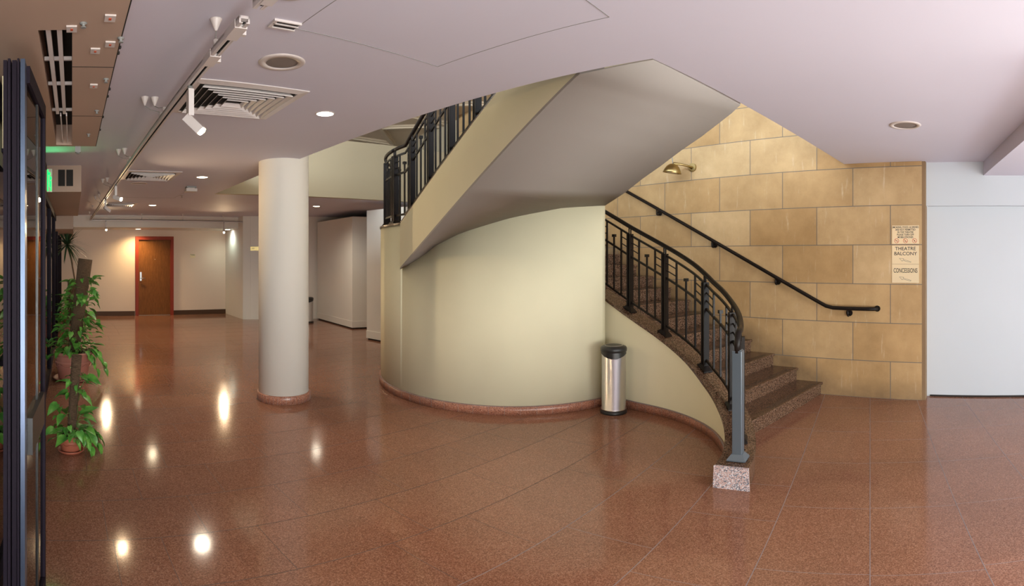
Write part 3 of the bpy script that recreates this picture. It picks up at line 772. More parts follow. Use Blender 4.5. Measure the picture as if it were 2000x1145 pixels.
R_ = Matrix.Translation((hx[0], hx[1], 2.70)) @ Matrix.Rotation(radians(10), 4, Vector((NX, NY, 0)))
sh.v = [tuple(R_ @ Vector(p)) for p in sh.v]; sh.build('lamp_shade', 'brassold', wl)
gb = MB().lathe([(0.0, -0.105), (0.06, -0.100), (0.10, -0.088), (0.10, -0.08), (0.0, -0.08)], (0, 0, 0), 24, caps=False)
gb.v = [tuple(R_ @ Vector(p)) for p in gb.v]; gb.build('diffuser', 'steel', wl)

# ---------------------------------------------------------------- waste bins
def bin_(loc, r, h, label):
    t = thing('waste_bin', label, 'bin', loc)
    x, y, z = loc
    MB().lathe([(r + 0.012, 0), (r + 0.014, 0.01), (r + 0.012, 0.03), (r + 0.004, 0.036)], loc, 40).build('base_ring', 'blackplastic', t)
    MB().lathe([(r + 0.008, 0.036), (r + 0.008, 0.05), (r, 0.056), (r, h - 0.06), (r - 0.004, h - 0.055)], loc, 48).build('body', 'steel', t)
    lid = MB().lathe([(r + 0.004, h - 0.062), (r + 0.010, h - 0.055), (r + 0.012, h - 0.028), (r + 0.004, h - 0.012), (r - 0.02, h - 0.002), (r - 0.028, h)], loc, 40).build('lid', 'blackplastic', t)
    MB().lathe([(r - 0.030, h - 0.002), (r - 0.030, h + 0.002), (r - 0.034, h + 0.003), (r - 0.036, h - 0.001)], loc, 40, caps=False).build('lid_ring', 'steel', lid)
    # pleated liner bag showing below the lid
    bg_ = MB(); vs = []; nn = 40
    for i in range(nn):
        a = 2 * pi * i / nn; rr = r + 0.003 + 0.004 * random.random(); dz = 0.012 + 0.045 * max(0, cos(a - atan2(-y, -x))) ** 1.5 + 0.006 * random.random()
        vs += [(x + (r + 0.004) * cos(a), y + (r + 0.004) * sin(a), z + h - 0.055), (x + rr * cos(a), y + rr * sin(a), z + h - 0.06 - dz)]
    bg_.add(vs, [(2 * i, 2 * ((i + 1) % nn), 2 * ((i + 1) % nn) + 1, 2 * i + 1) for i in range(nn)], True); bg_.build('bin_liner', 'blackplastic', t)
    return t
bin_((4.318, 2.385, 0), 0.118, 0.69, 'brushed steel waste bin with black lid in the corner between drum wall and stair string')
bin_((5.38, 10.75, 0), 0.125, 0.61, 'distant steel waste bin half hidden behind the round column')

# ---------------------------------------------------------------- exhibition partitions
def partition(poly, z1, label):
    t = thing('display_partition', label, 'partition', (*poly[0], 0), 0, 'white display partitions')
    cx = sum(p[0] for p in poly) / 4; cy = sum(p[1] for p in poly) / 4
    MB().prism([(p[0] + (cx - p[0]) * 0.03, p[1] + (cy - p[1]) * 0.03) for p in poly], 0.0, 0.03).build('recessed_foot', 'dark', t)
    MB().prism([(p[0] - (cx - p[0]) * 0.012, p[1] - (cy - p[1]) * 0.012) for p in poly], 0.03, 0.17).build('kick_board', 'white', t)
    MB().prism(poly, 0.17, z1).build('panel', 'white', t)
partition([(5.716, 9.293), (7.1, 8.93), (7.3, 10.88), (5.898, 11.25)], 2.43, 'white display partition farther away, angled, just right of the column')
partition([(5.222, 7.97), (5.33, 6.95), (6.6, 7.05), (6.5, 8.05)], 2.43, 'nearer white display partition half hidden behind the cream drum wall')

# ---------------------------------------------------------------- door in the rear wall
dr = struct('door_1', MB().box(1.755, 2.615, 13.385, 13.399, 0.01, 2.02), 'oak')
MB().box(1.67, 1.755, 13.33, 13.40, 0, 2.11).box(2.615, 2.70, 13.33, 13.40, 0, 2.11).box(1.755, 2.615, 13.33, 13.40, 2.02, 2.11).build('door_frame', 'redwood', dr)
hd = MB().box(1.795, 1.84, 13.365, 13.385, 0.93, 1.16); hd.tube([(1.817, 13.36, 1.0), (1.817, 13.33, 1.0), (1.93, 13.325, 0.995)], 0.011, 8); hd.build('door_handle', 'steel', dr)
disc((2.2, 13.385, 1.5), 0.008, 0.004, (0, -1, 0), 10).build('peephole', 'brass', dr)

# ---------------------------------------------------------------- ceiling fittings
def ringdisc(c, r, mt_ring, mt_in, name, label, cat, group, inner=0.72, drop=0.012):
    t = thing(name, label, cat, c, 0, group)
    MB().lathe([(r * inner, -0.004), (r * inner, -drop * 0.6), (r * 0.95, -drop * 0.6), (r, -0.002), (r, 0.0)], c, 40, caps=False).build('trim_ring', mt_ring, t)
    MB().lathe([(r * inner, -0.002), (r * inner * 0.5, -0.004), (0.0, -0.004)], c, 40, caps=False).build('grille' if cat == 'speaker' else 'diffuser', mt_in, t)
    return t
ringdisc((1.02, 2.33, H), 0.118, 'whiteplastic', 'mesh', 'ceiling_speaker', 'round ceiling speaker with grey mesh beside the nearest air diffuser', 'speaker', 'round ceiling speakers', 0.68)
ringdisc((0.92, 6.93, H), 0.118, 'whiteplastic', 'whiteplastic', 'ceiling_speaker', 'round pale ceiling speaker behind the second air diffuser', 'speaker', 'round ceiling speakers')
ringdisc((3.85, -0.267, H), 0.122, 'whiteplastic', 'mesh', 'ceiling_speaker', 'round ceiling speaker above the white wall, beside the sandstone', 'speaker', 'round ceiling speakers')
ringdisc((0.735, 1.60, H), 0.09, 'whiteplastic', 'whiteplastic', 'ceiling_speaker', 'pale ceiling disc cut by the top edge of the photo', 'speaker', 'round ceiling speakers')
def downlight(c, r, mt_, label, power, col_):
    power *= 4.0 if c[1] > 4 else 0.8
    t = ringdisc(c, r, 'whiteplastic', mt_, 'downlight', label, 'ceiling light', 'recessed downlights', 0.86, 0.008)
    l = bpy.data.lights.new('downlight_lamp', 'SPOT'); l.energy = power; l.color = col_; l.spot_size = radians(150); l.spot_blend = 1.0; l.shadow_soft_size = 0.07
    o = bpy.data.objects.new('downlight_lamp', l); C.objects.link(o); o.parent = t; o.location = (0, 0, -0.03)
downlight((1.69, 3.109, H), 0.068, 'coollamp', 'brightest round downlight in front of the round column', 16, (1.0, 0.95, 0.88))
downlight((1.634, 6.243, H), 0.080, 'warmdisc', 'round downlight between second air diffuser and ceiling opening', 14, (1.0, 0.86, 0.66))
downlight((1.573, 9.857, H), 0.085, 'warmdisc', 'round downlight beside the farthest air diffuser', 14, (1.0, 0.80, 0.52))
downlight((4.71, 9.028, H), 0.080, 'warmdisc', 'round downlight in front of the white display partitions', 12, (1.0, 0.88, 0.70))
downlight((1.70, 13.0, 2.285), 0.085, 'warmdisc', 'warm downlight in the low soffit above the wooden door', 16, (1.0, 0.72, 0.36))
downlight((4.03, 12.75, 2.285), 0.085, 'coollamp', 'cool downlight at the right end of the low soffit', 3, (0.80, 1.0, 0.85))

def diffuser(x0, y0, w, label):
    t = thing('air_diffuser', label, 'air vent', (x0 + w / 2, y0 + w / 2, H), 0, 'square ceiling air diffusers')
    cx, cy = x0 + w / 2, y0 + w / 2
    def frame(h0, h1, z0, z1, mb):   # square ring sloping from half-width h0 (z0) to h1 (z1)
        vs = [];
        for h, z in ((h0, z0), (h1, z1), (h1, z1 + 0.006), (h0, z0 + 0.006)): vs += [(cx - h, cy - h, z), (cx + h, cy - h, z), (cx + h, cy + h, z), (cx - h, cy + h, z)]
        fs = [(q * 4 + k, q * 4 + (k + 1) % 4, ((q + 1) % 4) * 4 + (k + 1) % 4, ((q + 1) % 4) * 4 + k) for q in range(4) for k in range(4)]
        return mb.add(vs, fs)
    fr = MB(); frame(w / 2, w / 2 - 0.055, H - 0.008, H - 0.016, fr); fr.build('frame', 'whitemetal', t)
    MB().box(cx - w / 2 + 0.05, cx + w / 2 - 0.05, cy - w / 2 + 0.05, cy + w / 2 - 0.05, H - 0.004, H - 0.001).build('cavity', 'dark', t)
    h = w / 2 - 0.075
    while h > 0.03:
        b = MB(); frame(h, h - 0.017, H - 0.030, H - 0.010, b); b.build('vane', 'whitemetal', t); h -= 0.042
diffuser(0.655, 2.70, 0.71, 'nearest square air diffuser beside the track light, one side open and dark')
diffuser(0.62, 5.89, 0.68, 'second square air diffuser from the near end of the track')
diffuser(0.60, 9.43, 0.64, 'farthest square air diffuser beside the end of the track')
sv = thing('ceiling_vent', 'small dark ceiling slot vent near the access panel', 'air vent', (0.84, 1.90, H))
MB().box(0.79, 0.90, 1.87, 1.93, H - 0.006, H - 0.001).build('cavity', 'dark', sv)
b = MB(); b.box(0.785, 0.905, 1.862, 1.87, H - 0.012, H).box(0.785, 0.905, 1.93, 1.938, H - 0.012, H).box(0.785, 0.80, 1.87, 1.93, H - 0.012, H).box(0.79, 0.905, 1.893, 1.900, H - 0.012, H - 0.004); b.build('frame', 'whitemetal', sv)
# access panel line in the ceiling
ap = MB(); lw = 0.0022
def cl(x0, y0, x1, y1, w=lw): 
    d = Vector((x1 - x0, y1 - y0, 0)); L = d.length; d.normalize(); ap.obox(((x0 + x1) / 2, (y0 + y1) / 2, H - 0.0008), d * L / 2, Vector((-d.y, d.x, 0)) * w / 2, (0, 0, 0.001))
cl(0.905, 1.925, 1.72, 1.962); cl(1.72, 1.962, 1.75, 0.986); cl(1.75, 0.986, 0.95, 0.97); cl(0.95, 0.97, 0.905, 1.925)
cl(0.6, 8.6, 1.75, 8.6); cl(1.75, 8.6, 1.75, 7.4)
struct('trim_8', ap, 'greyplastic')
sd = thing('smoke_detector', 'boxy smoke detector on the ceiling before the void corner', 'detector', (1.70, 7.156, H))
MB().box(1.63, 1.77, 7.09, 7.22, H - 0.02, H).build('base', 'greyplastic', sd)
MB().box(1.62, 1.78, 7.08, 7.23, H - 0.075, H - 0.03).box(1.65, 1.75, 7.10, 7.21, H - 0.03, H - 0.02).build('cover', 'whiteplastic', sd)
tag(MB().lathe([(0.03, 0), (0.03, -0.005), (0.008, -0.01), (0.008, -0.03), (0.02, -0.033), (0.02, -0.036)], (1.80, 8.2, H), 12).build('sprinkler_head', 'steel'), 'tiny ceiling sprinkler head behind the smoke detector', 'sprinkler')

# ---------------------------------------------------------------- track lighting
TZ = 2.42
def track(p0, p1, label, brk=None):
    t = thing('lighting_track', label, 'track light', (*p0, TZ))
    d = Vector((p1[0] - p0[0], p1[1] - p0[1], 0)); L = d.length; d.normalize(); a = Vector((-d.y, d.x, 0))
    b = MB(); c = Vector(((p0[0] + p1[0]) / 2, (p0[1] + p1[1]) / 2, TZ))
    b.obox(c + Vector((0, 0, 0.010)), d * L / 2, a * 0.019, (0, 0, 0.006))
    for q in (-1, 1): b.obox(c + a * 0.016 * q, d * L / 2, a * 0.003, (0, 0, 0.016)); b.obox(c + a * 0.010 * q - Vector((0, 0, 0.014)), d * L / 2, a * 0.004, (0, 0, 0.002))
    b.build('rail', 'whitemetal', t)
    MB().obox(c + Vector((0, 0, 0.001)), d * L / 2 * 0.995, a * 0.011, (0, 0, 0.002)).build('rail_channel', 'dark', t)
    return t, d, a
def hang(t, x, y, dx=0.0, dy=0.0):
    b = MB().lathe([(0.026, 0.0), (0.024, -0.005), (0.006, -0.055), (0.004, -0.059)], (x + dx, y + dy, H), 20); b.build('ceiling_cone', 'whiteplastic', t)
    MB().tube([(x + dx, y + dy, H - 0.06), (x + dx * 0.6, y + dy * 0.6, H - 0.085), (x, y, TZ + 0.06)], 0.0022, 6).build('suspension_wire', 'greyplastic', t)
    MB().lathe([(0.011, 0.0), (0.012, 0.01), (0.012, 0.045), (0.006, 0.05)], (x, y, TZ + 0.012), 14).build('suspension_clip', 'whiteplastic', t)
t1, d1, a1 = track((0.572, 1.62), (0.42, 11.7), 'long white track running down the ceiling along the glazed front')
t3, d3, a3 = track((0.60, 0.75), (0.575, 1.50), 'short white track piece cut by the top edge of the photo')
MB().box(0.565, 0.605, 1.38, 1.46, TZ - 0.019, TZ + 0.018).build('rail_joiner', 'whitemetal', t3)
hang(t3, 0.59, 1.1)
def tx(y): return 0.572 + (0.42 - 0.572) * (y - 1.62) / (11.7 - 1.62)
for y, dx, dy in ((1.95, 0, 0), (3.0, -0.04, 0.12), (3.12, -0.10, 0.0), (4.6, -0.04, 0.1), (4.75, -0.09, 0), (6.4, -0.05, 0.1), (6.6, -0.1, 0), (8.2, -0.04, 0.0), (8.5, -0.08, 0), (10.0, -0.04, 0), (11.4, -0.04, 0)): hang(t1, tx(y), y, dx, dy)
for y in (1.72, 2.02): 
    MB().box(tx(y) - 0.020, tx(y) + 0.026, y - 0.06, y + 0.06, TZ - 0.019, TZ + 0.018).box(tx(y) + 0.026, tx(y) + 0.04, y - 0.01, y + 0.01, TZ - 0.02, TZ).build('rail_joiner', 'whitemetal', t1)
t2_, d2, a2 = track((0.42, 11.75), (4.1, 11.75), 'thin white track crossing the ceiling in front of the rear wall')
for x in (1.62, 2.6, 3.6): hang(t2_, x, 11.75)
MB().tube([(0.42, 11.72, TZ + 0.05), (1.62, 11.72, TZ + 0.075), (2.6, 11.72, TZ + 0.06), (3.7, 11.72, TZ + 0.05), (4.1, 11.72, TZ - 0.02)], 0.004, 6).build('power_cable', 'whiteplastic', t2_)
def spot(x, y, aim, lit, label, power=18, arm=0.155):
    t = thing('track_spotlight', label, 'spotlight', (x, y, TZ - 0.016), 0, 'white track spotlights')
    z = TZ - 0.016
    MB().lathe([(0.013, 0), (0.013, -0.03)], (x, y, z), 12).build('adapter', 'greyplastic', t)
    MB().box(x - 0.013, x + 0.013, y - 0.026, y + 0.026, z - arm, z - 0.02).build('driver_box', 'whitemetal', t)
    A_ = Vector(aim).normalized(); p = Vector((x, y, z - arm - 0.02))
    up = Vector((0, 0, 1)); sd_ = A_.cross(up).normalized(); u2 = sd_.cross(A_)
    hb = MB().obox(p + A_ * 0.03, A_ * 0.055, sd_ * 0.022, u2 * 0.022); hb.tube([(x, y, z - arm + 0.02), p + A_ * 0.0], 0.008, 8)
    hb.build('lamp_head', 'whitemetal', t)
    e0 = p + A_ * 0.086
    disc(e0, 0.021, 0.004, A_, 20).build('lens', 'warmlamp' if lit else 'steel', t)
    if lit:
        l = bpy.data.lights.new('spot_lamp', 'SPOT'); l.energy = power * 3.2; l.color = (1.0, 0.72, 0.42); l.spot_size = radians(120); l.spot_blend = 1.0; l.shadow_soft_size = 0.025
        o = bpy.data.objects.new('spot_lamp', l); C.objects.link(o); o.parent = t; o.location = e0 + A_ * 0.012 - t.location
        o.rotation_euler = A_.to_track_quat('-Z', 'Y').to_euler()
spot(tx(2.37), 2.37, (0.35, -0.25, -0.45), True, 'nearest lit track spotlight hanging below the large air diffuser', 10, 0.16)
spot(tx(5.9), 5.9, (0.5, -0.5, -0.25), True, 'second lit track spotlight, below the second air diffuser', 12, 0.13)
spot(tx(7.4), 7.4, (0.7, 0.3, -0.5), False, 'unlit track spotlight tilted down near the far end of the track', 0, 0.11)
spot(0.78, 11.75, (0.05, -0.8, -0.4), True, 'lit spotlight on the rear track, left of the wooden door', 12, 0.16)
spot(3.62, 11.75, (-0.25, -0.8, -0.35), True, 'lit spotlight on the rear track, right of the wooden door', 12, 0.20)

# ---------------------------------------------------------------- bulkheads along the facade
BX = 0.155
bk = MB(); bk.box(0.0, BX, -0.6, 3.37, 2.30, H).box(-0.3, -0.105, -0.6, 3.37, 2.30, H).box(-0.105, 0.0, -0.6, 1.56, 2.30, H).box(-0.105, 0.0, 3.33, 3.37, 2.30, H).box(-0.105, 0.0, 1.56, 3.33, 2.50, H)
struct('trim_9', bk, 'beige')
ed = MB().box(BX, BX + 0.004, -0.6, 3.37, 2.30, 2.312)
for y in (1.0, 1.9, 2.62): ed.box(0.0, BX, y, y + 0.003, 2.2985, 2.30)
struct('trim_10', ed, 'dark')
lg = thing('linear_air_grille', 'long dark open air grille in the bulkhead above the glazed front', 'air vent', (-0.05, 2.4, 2.30))
MB().box(-0.104, -0.001, 1.565, 3.325, 2.44, 2.45).build('cavity', 'dark', lg)
for x in (-0.075, -0.04): MB().box(x - 0.008, x + 0.008, 1.57, 2.62, 2.31, 2.33).build('vane', 'whitemetal', lg)
for x in (-0.06, -0.03): MB().box(x - 0.003, x + 0.003, 2.66, 3.32, 2.31, 2.33).build('vane', 'whitemetal', lg)
for y in (1.9, 2.2, 2.62): MB().box(-0.104, -0.001, y, y + 0.012, 2.33, 2.345).build('cross_bar', 'whitemetal', lg)
def onb(px, py, z=2.30):
    a = (px - 141) / FPX; t_ = tan((503 - py) / FPX); r = (z - EYE) / t_; return r * sin(a), r * cos(a)
for px, py, w in ((215, 34, 'nearest the ceiling edge'), (215, 85, 'second along the ceiling edge'), (186, 98, 'third, beside the open grille'), (183, 167, 'farthest along the bulkhead'), (140, 55, 'next to the near end of the open grille')):
    x, y = onb(px, py)
    t = thing('call_point', 'small white call point with red mark, ' + w, 'switch', (x, y, 2.30), 0, 'white call points on the bulkhead')
    MB().box(x - 0.016, x + 0.016, y - 0.022, y + 0.022, 2.294, 2.30).build('plate', 'whiteplastic', t)
    MB().box(x - 0.004, x + 0.004, y - 0.007, y + 0.007, 2.2925, 2.294).build('red_mark', 'redink', t)
for px, py in ((236, 74), (207, 154), (189, 216), (163, 45), (173, 262)):
    x, y = onb(px, py)
    t = tag(MB().lathe([(0.012, 0), (0.011, -0.004), (0.005, -0.006), (0.005, -0.014), (0.009, -0.016), (0.008, -0.018)], (x, y, 2.30), 14).build('sprinkler_head', 'greyplastic'),
            'small sprinkler head on the brown bulkhead panels above the glazing', 'sprinkler', 'sprinklers on the bulkhead')
for k, (px, py) in enumerate(((243, 95), (239, 106), (222, 176), (218, 190), (204, 230), (196, 255))):
    x, y = onb(px, py)
    tag(MB().lathe([(0.005, 0), (0.005, -0.008), (0.003, -0.012)], (BX + 0.006, y, 2.31), 10).build('panel_latch', 'dark'), 'tiny dark latch at the edge of the bulkhead panels', 'latch', 'latches along the bulkhead edge')
    t = MB()
tag(MB().box(0.02, 0.055, 3.37, 3.41, 2.26, 2.34).lathe([(0.012, 0), (0.012, -0.01)], (0.038, 3.38, 2.26), 12).build('security_camera', 'greyplastic'), 'small box camera on the end of the near bulkhead', 'camera')
bk2 = struct('trim_11', MB().box(-0.3, 0.10, 5.62, 8.9, 2.28, H), 'beige')
v2 = thing('air_grille', 'pair of dark vent slots in the end of the far bulkhead', 'air vent', (-0.05, 5.615, 2.43))
for x0 in (-0.155, -0.065): MB().box(x0, x0 + 0.075, 5.612, 5.62, 2.345, 2.53).build('louvre', 'dark', v2)
struct('trim_12', MB().box(-0.3, 0.02, 8.9, 12.3, 2.05, H), 'beige')

# ---------------------------------------------------------------- glazed front (left)
XF = -0.30
wf = struct('window_2', MB().box(XF - 0.03, XF + 0.02, -5.2, 13.4, 0, 0.08).box(XF - 0.03, XF + 0.02, -5.2, 13.4, 2.19, 2.27).box(XF - 0.03, XF + 0.02, -5.2, 13.4, H - 0.05, H), 'frame')
for y in (-3.6, -2.0, -0.4, 1.2, 2.45, 3.3, 4.1, 5.0, 6.6, 8.2, 9.8, 11.4, 13.0): MB().box(XF - 0.03, XF + 0.025, y, y + 0.06, 0.08, 2.19).build('mullion', 'frame', wf)
MB().box(XF - 0.008, XF - 0.002, -5.2, 13.4, 0.08, 2.19).build('window_pane', 'tintglass', wf)
MB().box(XF - 0.008, XF - 0.002, -5.2, 13.4, 2.27, H - 0.05).build('transom_pane', 'tintglass', wf)
bl = thing('roller_blind', 'cream fabric blinds hanging at the top of the glazed front', 'blind', (XF + 0.04, 3.0, 2.28))
bb = MB()
for i, (y0, y1, z0) in enumerate(((1.95, 2.42, 1.98), (2.52, 3.28, 1.93), (3.36, 4.08, 1.90), (4.16, 4.98, 1.90))):
    MB().box(XF + 0.03, XF + 0.034, y0, y1, z0, 2.285).build('blind_panel', 'blind', bl)
    MB().box(XF + 0.026, XF + 0.040, y0, y1, z0 - 0.015, z0).build('bottom_bar', 'frame', bl)
ex = thing('exit_sign', 'glowing green exit sign projecting from the glazed front', 'exit sign', (-0.2, 4.95, 2.3))
b = MB().box(-0.245, -0.195, 4.93, 4.96, 2.19, 2.42); b.build('housing', 'whiteplastic', ex)
g = MB().box(-0.243, -0.232, 4.926, 4.93, 2.20, 2.41).box(-0.222, -0.214, 4.926, 4.93, 2.24, 2.38).box(-0.232, -0.214, 4.926, 4.93, 2.36, 2.385).box(-0.214, -0.200, 4.926, 4.93, 2.31, 2.34).box(-0.213, -0.202, 4.926, 4.93, 2.20, 2.30); g.build('lit_symbol', 'exitgreen', ex)
l = bpy.data.lights.new('exit_lamp', 'AREA'); l.size = 0.15; l.energy = 0.5; l.color = (0.1, 1.0, 0.3)
o = bpy.data.objects.new('exit_lamp', l); C.objects.link(o); o.parent = ex; o.location = (-0.005, -0.05, 0.06); o.rotation_euler = (radians(100), 0, radians(180))
# open door leaf standing next to the camera
dl = thing('glass_door_leaf', 'open glass door leaf with dark aluminium stiles at the photo\'s edge', 'door', (-0.2, 1.5, 0))
q0 = Vector((-0.205, 1.50)); q1 = Vector((-0.142, 1.50)); e1 = Vector((-0.117, 2.02))
b = MB(); x = 0.0
for k, (w, o_) in enumerate(((0.014, 0.0), (0.010, -0.012), (0.016, 0.004), (0.008, -0.010))):
    xx = -0.205 + x; b.box(xx, xx + w - 0.002, 1.50 + o_, 1.56, 0.01, 2.17); x += w + 0.001
b.build('stile', 'frame', dl)
MB().box(-0.153, -0.1395, 1.495, 1.56, 0.01, 2.17).build('stile_highlight', 'frameglint', dl, label='stile edge with a blue highlight in its colour')
d = (e1 - Vector((-0.142, 1.56))); L = d.length; d.normalize(); a = Vector((-d.y, d.x))
def leafbox(mb, s0, s1, z0, z1, t_): 
    c = Vector((-0.142, 1.56)) + d * (s0 + s1) / 2
    return mb.obox((c.x, c.y, (z0 + z1) / 2), (d.x * (s1 - s0) / 2, d.y * (s1 - s0) / 2, 0), (a.x * t_, a.y * t_, 0), (0, 0, (z1 - z0) / 2))
leafbox(MB(), 0, L - 0.03, 0.10, 2.11, 0.003).build('glass_pane', 'tintglass', dl)
leafbox(MB(), L - 0.03, L, 0.01, 2.17, 0.012).build('far_stile', 'frame', dl)
leafbox(MB(), 0, L, 2.11, 2.17, 0.012).build('top_rail', 'frame', dl); leafbox(MB(), 0, L, 0.01, 0.10, 0.012).build('bottom_rail', 'frame', dl)
leafbox(MB(), 0.24, 0.27, 0.1, 2.11, 0.007).build('glazing_bar', 'blackplastic', dl)
leafbox(MB(), 0.02, 0.36, 0.90, 1.03, 0.018).build('lock_box', 'blackplastic', dl)
pb = thing('panic_bar', 'black panic bar and latch plates on the closed door beyond', 'door bar', (-0.25, 3.4, 1.0))
MB().box(-0.285, -0.255, 3.25, 3.50, 0.75, 1.22).build('latch_plate', 'blackplastic', pb)
MB().tube([(-0.24, 2.75, 0.83), (-0.235, 3.4, 1.02)], 0.016, 10).box(-0.27, -0.235, 2.5, 3.5, 1.0, 1.03).build('push_bar', 'frame', pb)
tag(MB().box(-0.28, -0.262, 4.42, 4.46, 1.55, 1.75).build('door_closer_plate', 'whiteplastic'), 'small white plate on a mullion of the glazed front', 'plate')

# ---------------------------------------------------------------- plants
def leafmesh(mb, p, d, size, droop=0.3, wdt=0.8):
    d = Vector(d).normalized(); up = Vector((0, 0, 1)); sd_ = d.cross(up)
    if sd_.length < 0.05: sd_ = Vector((1, 0, 0))
    sd_.normalize(); u = sd_.cross(d)
    roll = random.uniform(-0.5, 0.5); sd_, u = sd_ * cos(roll) + u * sin(roll), u * cos(roll) - sd_ * sin(roll)
    out = [(-0.06, 0.0), (-0.12, 0.22), (0.02, 0.40), (0.25, 0.44), (0.5, 0.34), (0.75, 0.17), (1.0, 0.0)]
    p = Vector(p); vs = []
    def P_(t, w): return p + d * size * t + sd_ * size * w * wdt + u * (abs(w) * 0.35 * size - droop * size * t * t)
    mid = [P_(t, 0) for t in (0.0, 0.08, 0.2, 0.4, 0.6, 0.8, 1.0)]
    L_ = [P_(t, w) for t, w in out]; R_ = [P_(t, -w) for t, w in out]
    vs = mid + L_ + R_; fs = []
    for i in range(6): fs += [(i, i + 1, 7 + i + 1, 7 + i), (i + 1, i, 14 + i, 14 + i + 1)]
    mb.add(vs, fs, True)
def potmesh(x, y, r, h, taper=0.74):
    return MB().lathe([(r * taper * 0.96, 0.02), (r * taper, 0.025), (r * 0.93, h * 0.86), (r * 0.93, h * 0.88), (r, h * 0.89), (r * 1.01, h), (r * 0.94, h), (r * 0.90, h * 0.90), (r * 0.85, h * 0.86)], (x, y, 0), 40)
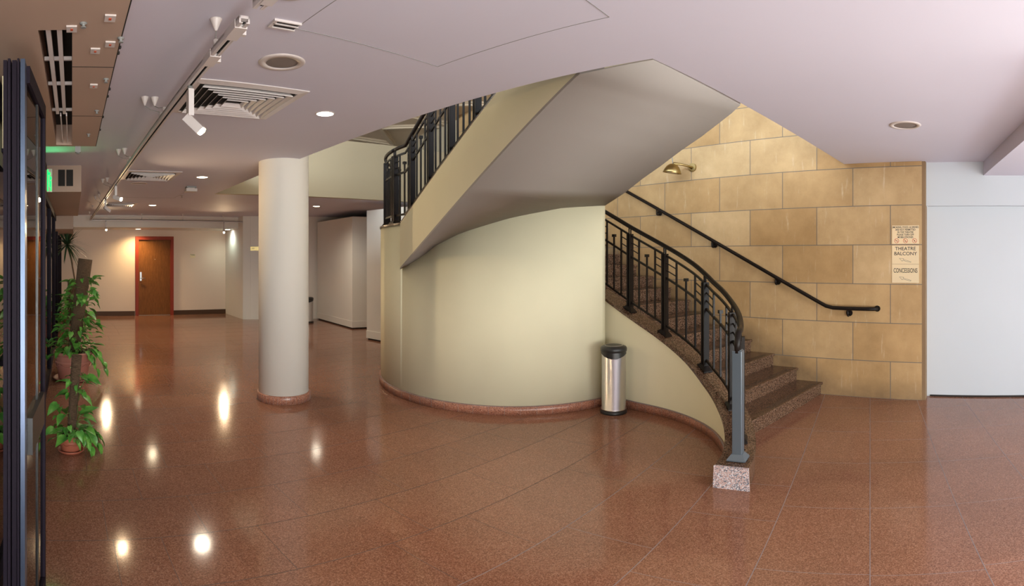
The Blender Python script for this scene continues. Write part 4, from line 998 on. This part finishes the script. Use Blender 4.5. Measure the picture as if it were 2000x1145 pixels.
def plant(name, label, x, y, pr_, ph, poleh, poler, nleaf, lsize, spread, potmat, lean=0.0, seed=1, trailing=True):
    random.seed(seed)
    t = thing(name, label, 'potted plant', (x, y, 0), 0)
    pot = potmesh(x, y, pr_, ph).build('pot', potmat, t)
    MB().lathe([(pr_ * 0.80, 0.0), (pr_ * 1.02, 0.022), (pr_ * 1.04, 0.03), (pr_ * 0.98, 0.03), (pr_ * 0.78, 0.012)], (x, y, 0), 40).build('saucer', potmat, t)
    rb = MB().lathe([(pr_ * 0.90, ph * 0.60), (pr_ * 0.915, ph * 0.62), (pr_ * 0.92, ph * 0.66), (pr_ * 0.905, ph * 0.68)], (x, y, 0), 40, caps=False)
    for k in range(8):   # swags moulded on the pot
        a0 = 2 * pi * k / 8
        rb.tube([(x + pr_ * 0.90 * cos(a0 + q * 0.13), y + pr_ * 0.90 * sin(a0 + q * 0.13), ph * (0.60 - 0.10 * sin(pi * q / 6))) for q in range(7)], pr_ * 0.025, 6)
    rb.build('moulding', potmat, pot)
    MB().lathe([(pr_ * 0.90, ph * 0.90), (0.0, ph * 0.93)], (x, y, 0), 24, caps=False).build('soil', 'soil', t)
    px_ = []
    for i in range(9):
        f_ = i / 8; px_.append((x + lean * f_, y, ph * 0.85 + (poleh - ph * 0.85) * f_))
    MB().tube(px_, [poler * (0.9 + 0.2 * i / 8) for i in range(9)], 18).build('moss_pole', 'pole', t)
    lf = MB(); stm = MB()
    for i in range(nleaf):
        a = random.uniform(0, 2 * pi); f_ = random.random() ** 1.35
        z = ph * 0.95 + (poleh - ph) * f_ * 0.80; rr = poler + spread * random.uniform(0.1, 1.0) * (1 - 0.55 * f_)
        bx = x + lean * f_
        p = (bx + rr * cos(a), y + rr * sin(a), z + random.uniform(-0.03, 0.03))
        if random.random() < 0.5: stm.tube([(bx + poler * cos(a), y + poler * sin(a), z - 0.05), ((bx + p[0]) / 2 + 0.01, (y + p[1]) / 2, z + 0.015), p], 0.0028 * lsize / 0.1, 5)
        leafmesh(lf, p, (cos(a) + random.uniform(-0.5, 0.5), sin(a) + random.uniform(-0.5, 0.5), random.uniform(-1.1, 0.5)), lsize * random.uniform(0.45, 1.15), random.uniform(0.1, 0.4))
    if trailing:
        for i in range(6):
            a = random.uniform(-1.2, 0.9); q = []; r0 = pr_ * 0.85
            for k in range(6):
                f_ = k / 5; q.append((x + (r0 + (0.35 * pr_ + 0.10 * lsize / 0.1) * f_) * cos(a + 0.2 * f_), y + (r0 + 0.3 * pr_ * f_) * sin(a + 0.2 * f_), ph + 0.05 * sin(pi * f_) - (ph * 0.75) * f_ ** 2 * random.uniform(0.4, 0.9)))
            stm.tube(q, 0.003 * lsize / 0.1, 5)
            for k in (2, 3, 4, 5): leafmesh(lf, q[k], (cos(a) * 0.6, sin(a) * 0.6 + random.uniform(-0.4, 0.4), -0.7), lsize * random.uniform(0.5, 1.0))
    stm.build('vines', 'stem', t)
    lf.build('foliage', 'leaf', t)
    return t
plant('pothos_plant', 'large pothos climbing a thick moss pole in a pink terracotta pot by the glazing', 0.01, 6.36, 0.245, 0.37, 1.53, 0.082, 210, 0.125, 0.26, 'pinkterra', 0.155, 3)
plant('pothos_plant', 'small pothos in a low terracotta pot, nearest to the camera', -0.01, 3.85, 0.098, 0.155, 0.80, 0.036, 62, 0.115, 0.15, 'terracotta', 0.045, 9)
plant('pothos_plant', 'second moss pole pothos standing behind the largest pot', -0.03, 9.6, 0.19, 0.30, 1.12, 0.07, 110, 0.13, 0.24, 'pinkterra', 0.02, 12, False)
random.seed(5)
pt = thing('dracaena_plant', 'tall thin dracaena with spiky dark leaves at the far end of the glazing', 'potted plant', (-0.08, 10.9, 0))
potmesh(-0.08, 10.9, 0.19, 0.36).build('pot', 'terracotta', pt)
MB().lathe([(0.17, 0.32), (0.0, 0.33)], (-0.08, 10.9, 0), 20, caps=False).build('soil', 'soil', pt)
MB().tube([(-0.08, 10.9, 0.3), (-0.02, 10.9, 0.7), (0.05, 10.88, 1.1), (-0.02, 10.85, 1.5), (-0.11, 10.84, 1.82)], [0.022, 0.02, 0.017, 0.015, 0.014], 8).build('trunk', 'bark', pt)
fb = MB()
for i in range(110):
    a = random.uniform(0, 2 * pi); el = random.uniform(-0.7, 1.4); Lf = random.uniform(0.38, 0.58); w = 0.016
    d = Vector((cos(a) * cos(el), sin(a) * cos(el), sin(el))); sd_ = Vector((-sin(a), cos(a), 0)); p = Vector((-0.11, 10.84, 1.82)); vs = []
    for k in range(5):
        f_ = k / 4; q = p + d * Lf * f_ + Vector((0, 0, -0.28 * Lf * f_ * f_ * (1.3 if el < 0.8 else 0.5))); ww = w * (1 - f_ ** 2) + 0.001
        vs += [q - sd_ * ww, q + sd_ * ww]
    fb.add(vs, [(2 * k, 2 * k + 1, 2 * k + 3, 2 * k + 2) for k in range(4)], True)
fb.build('foliage', 'darkleaf', pt)
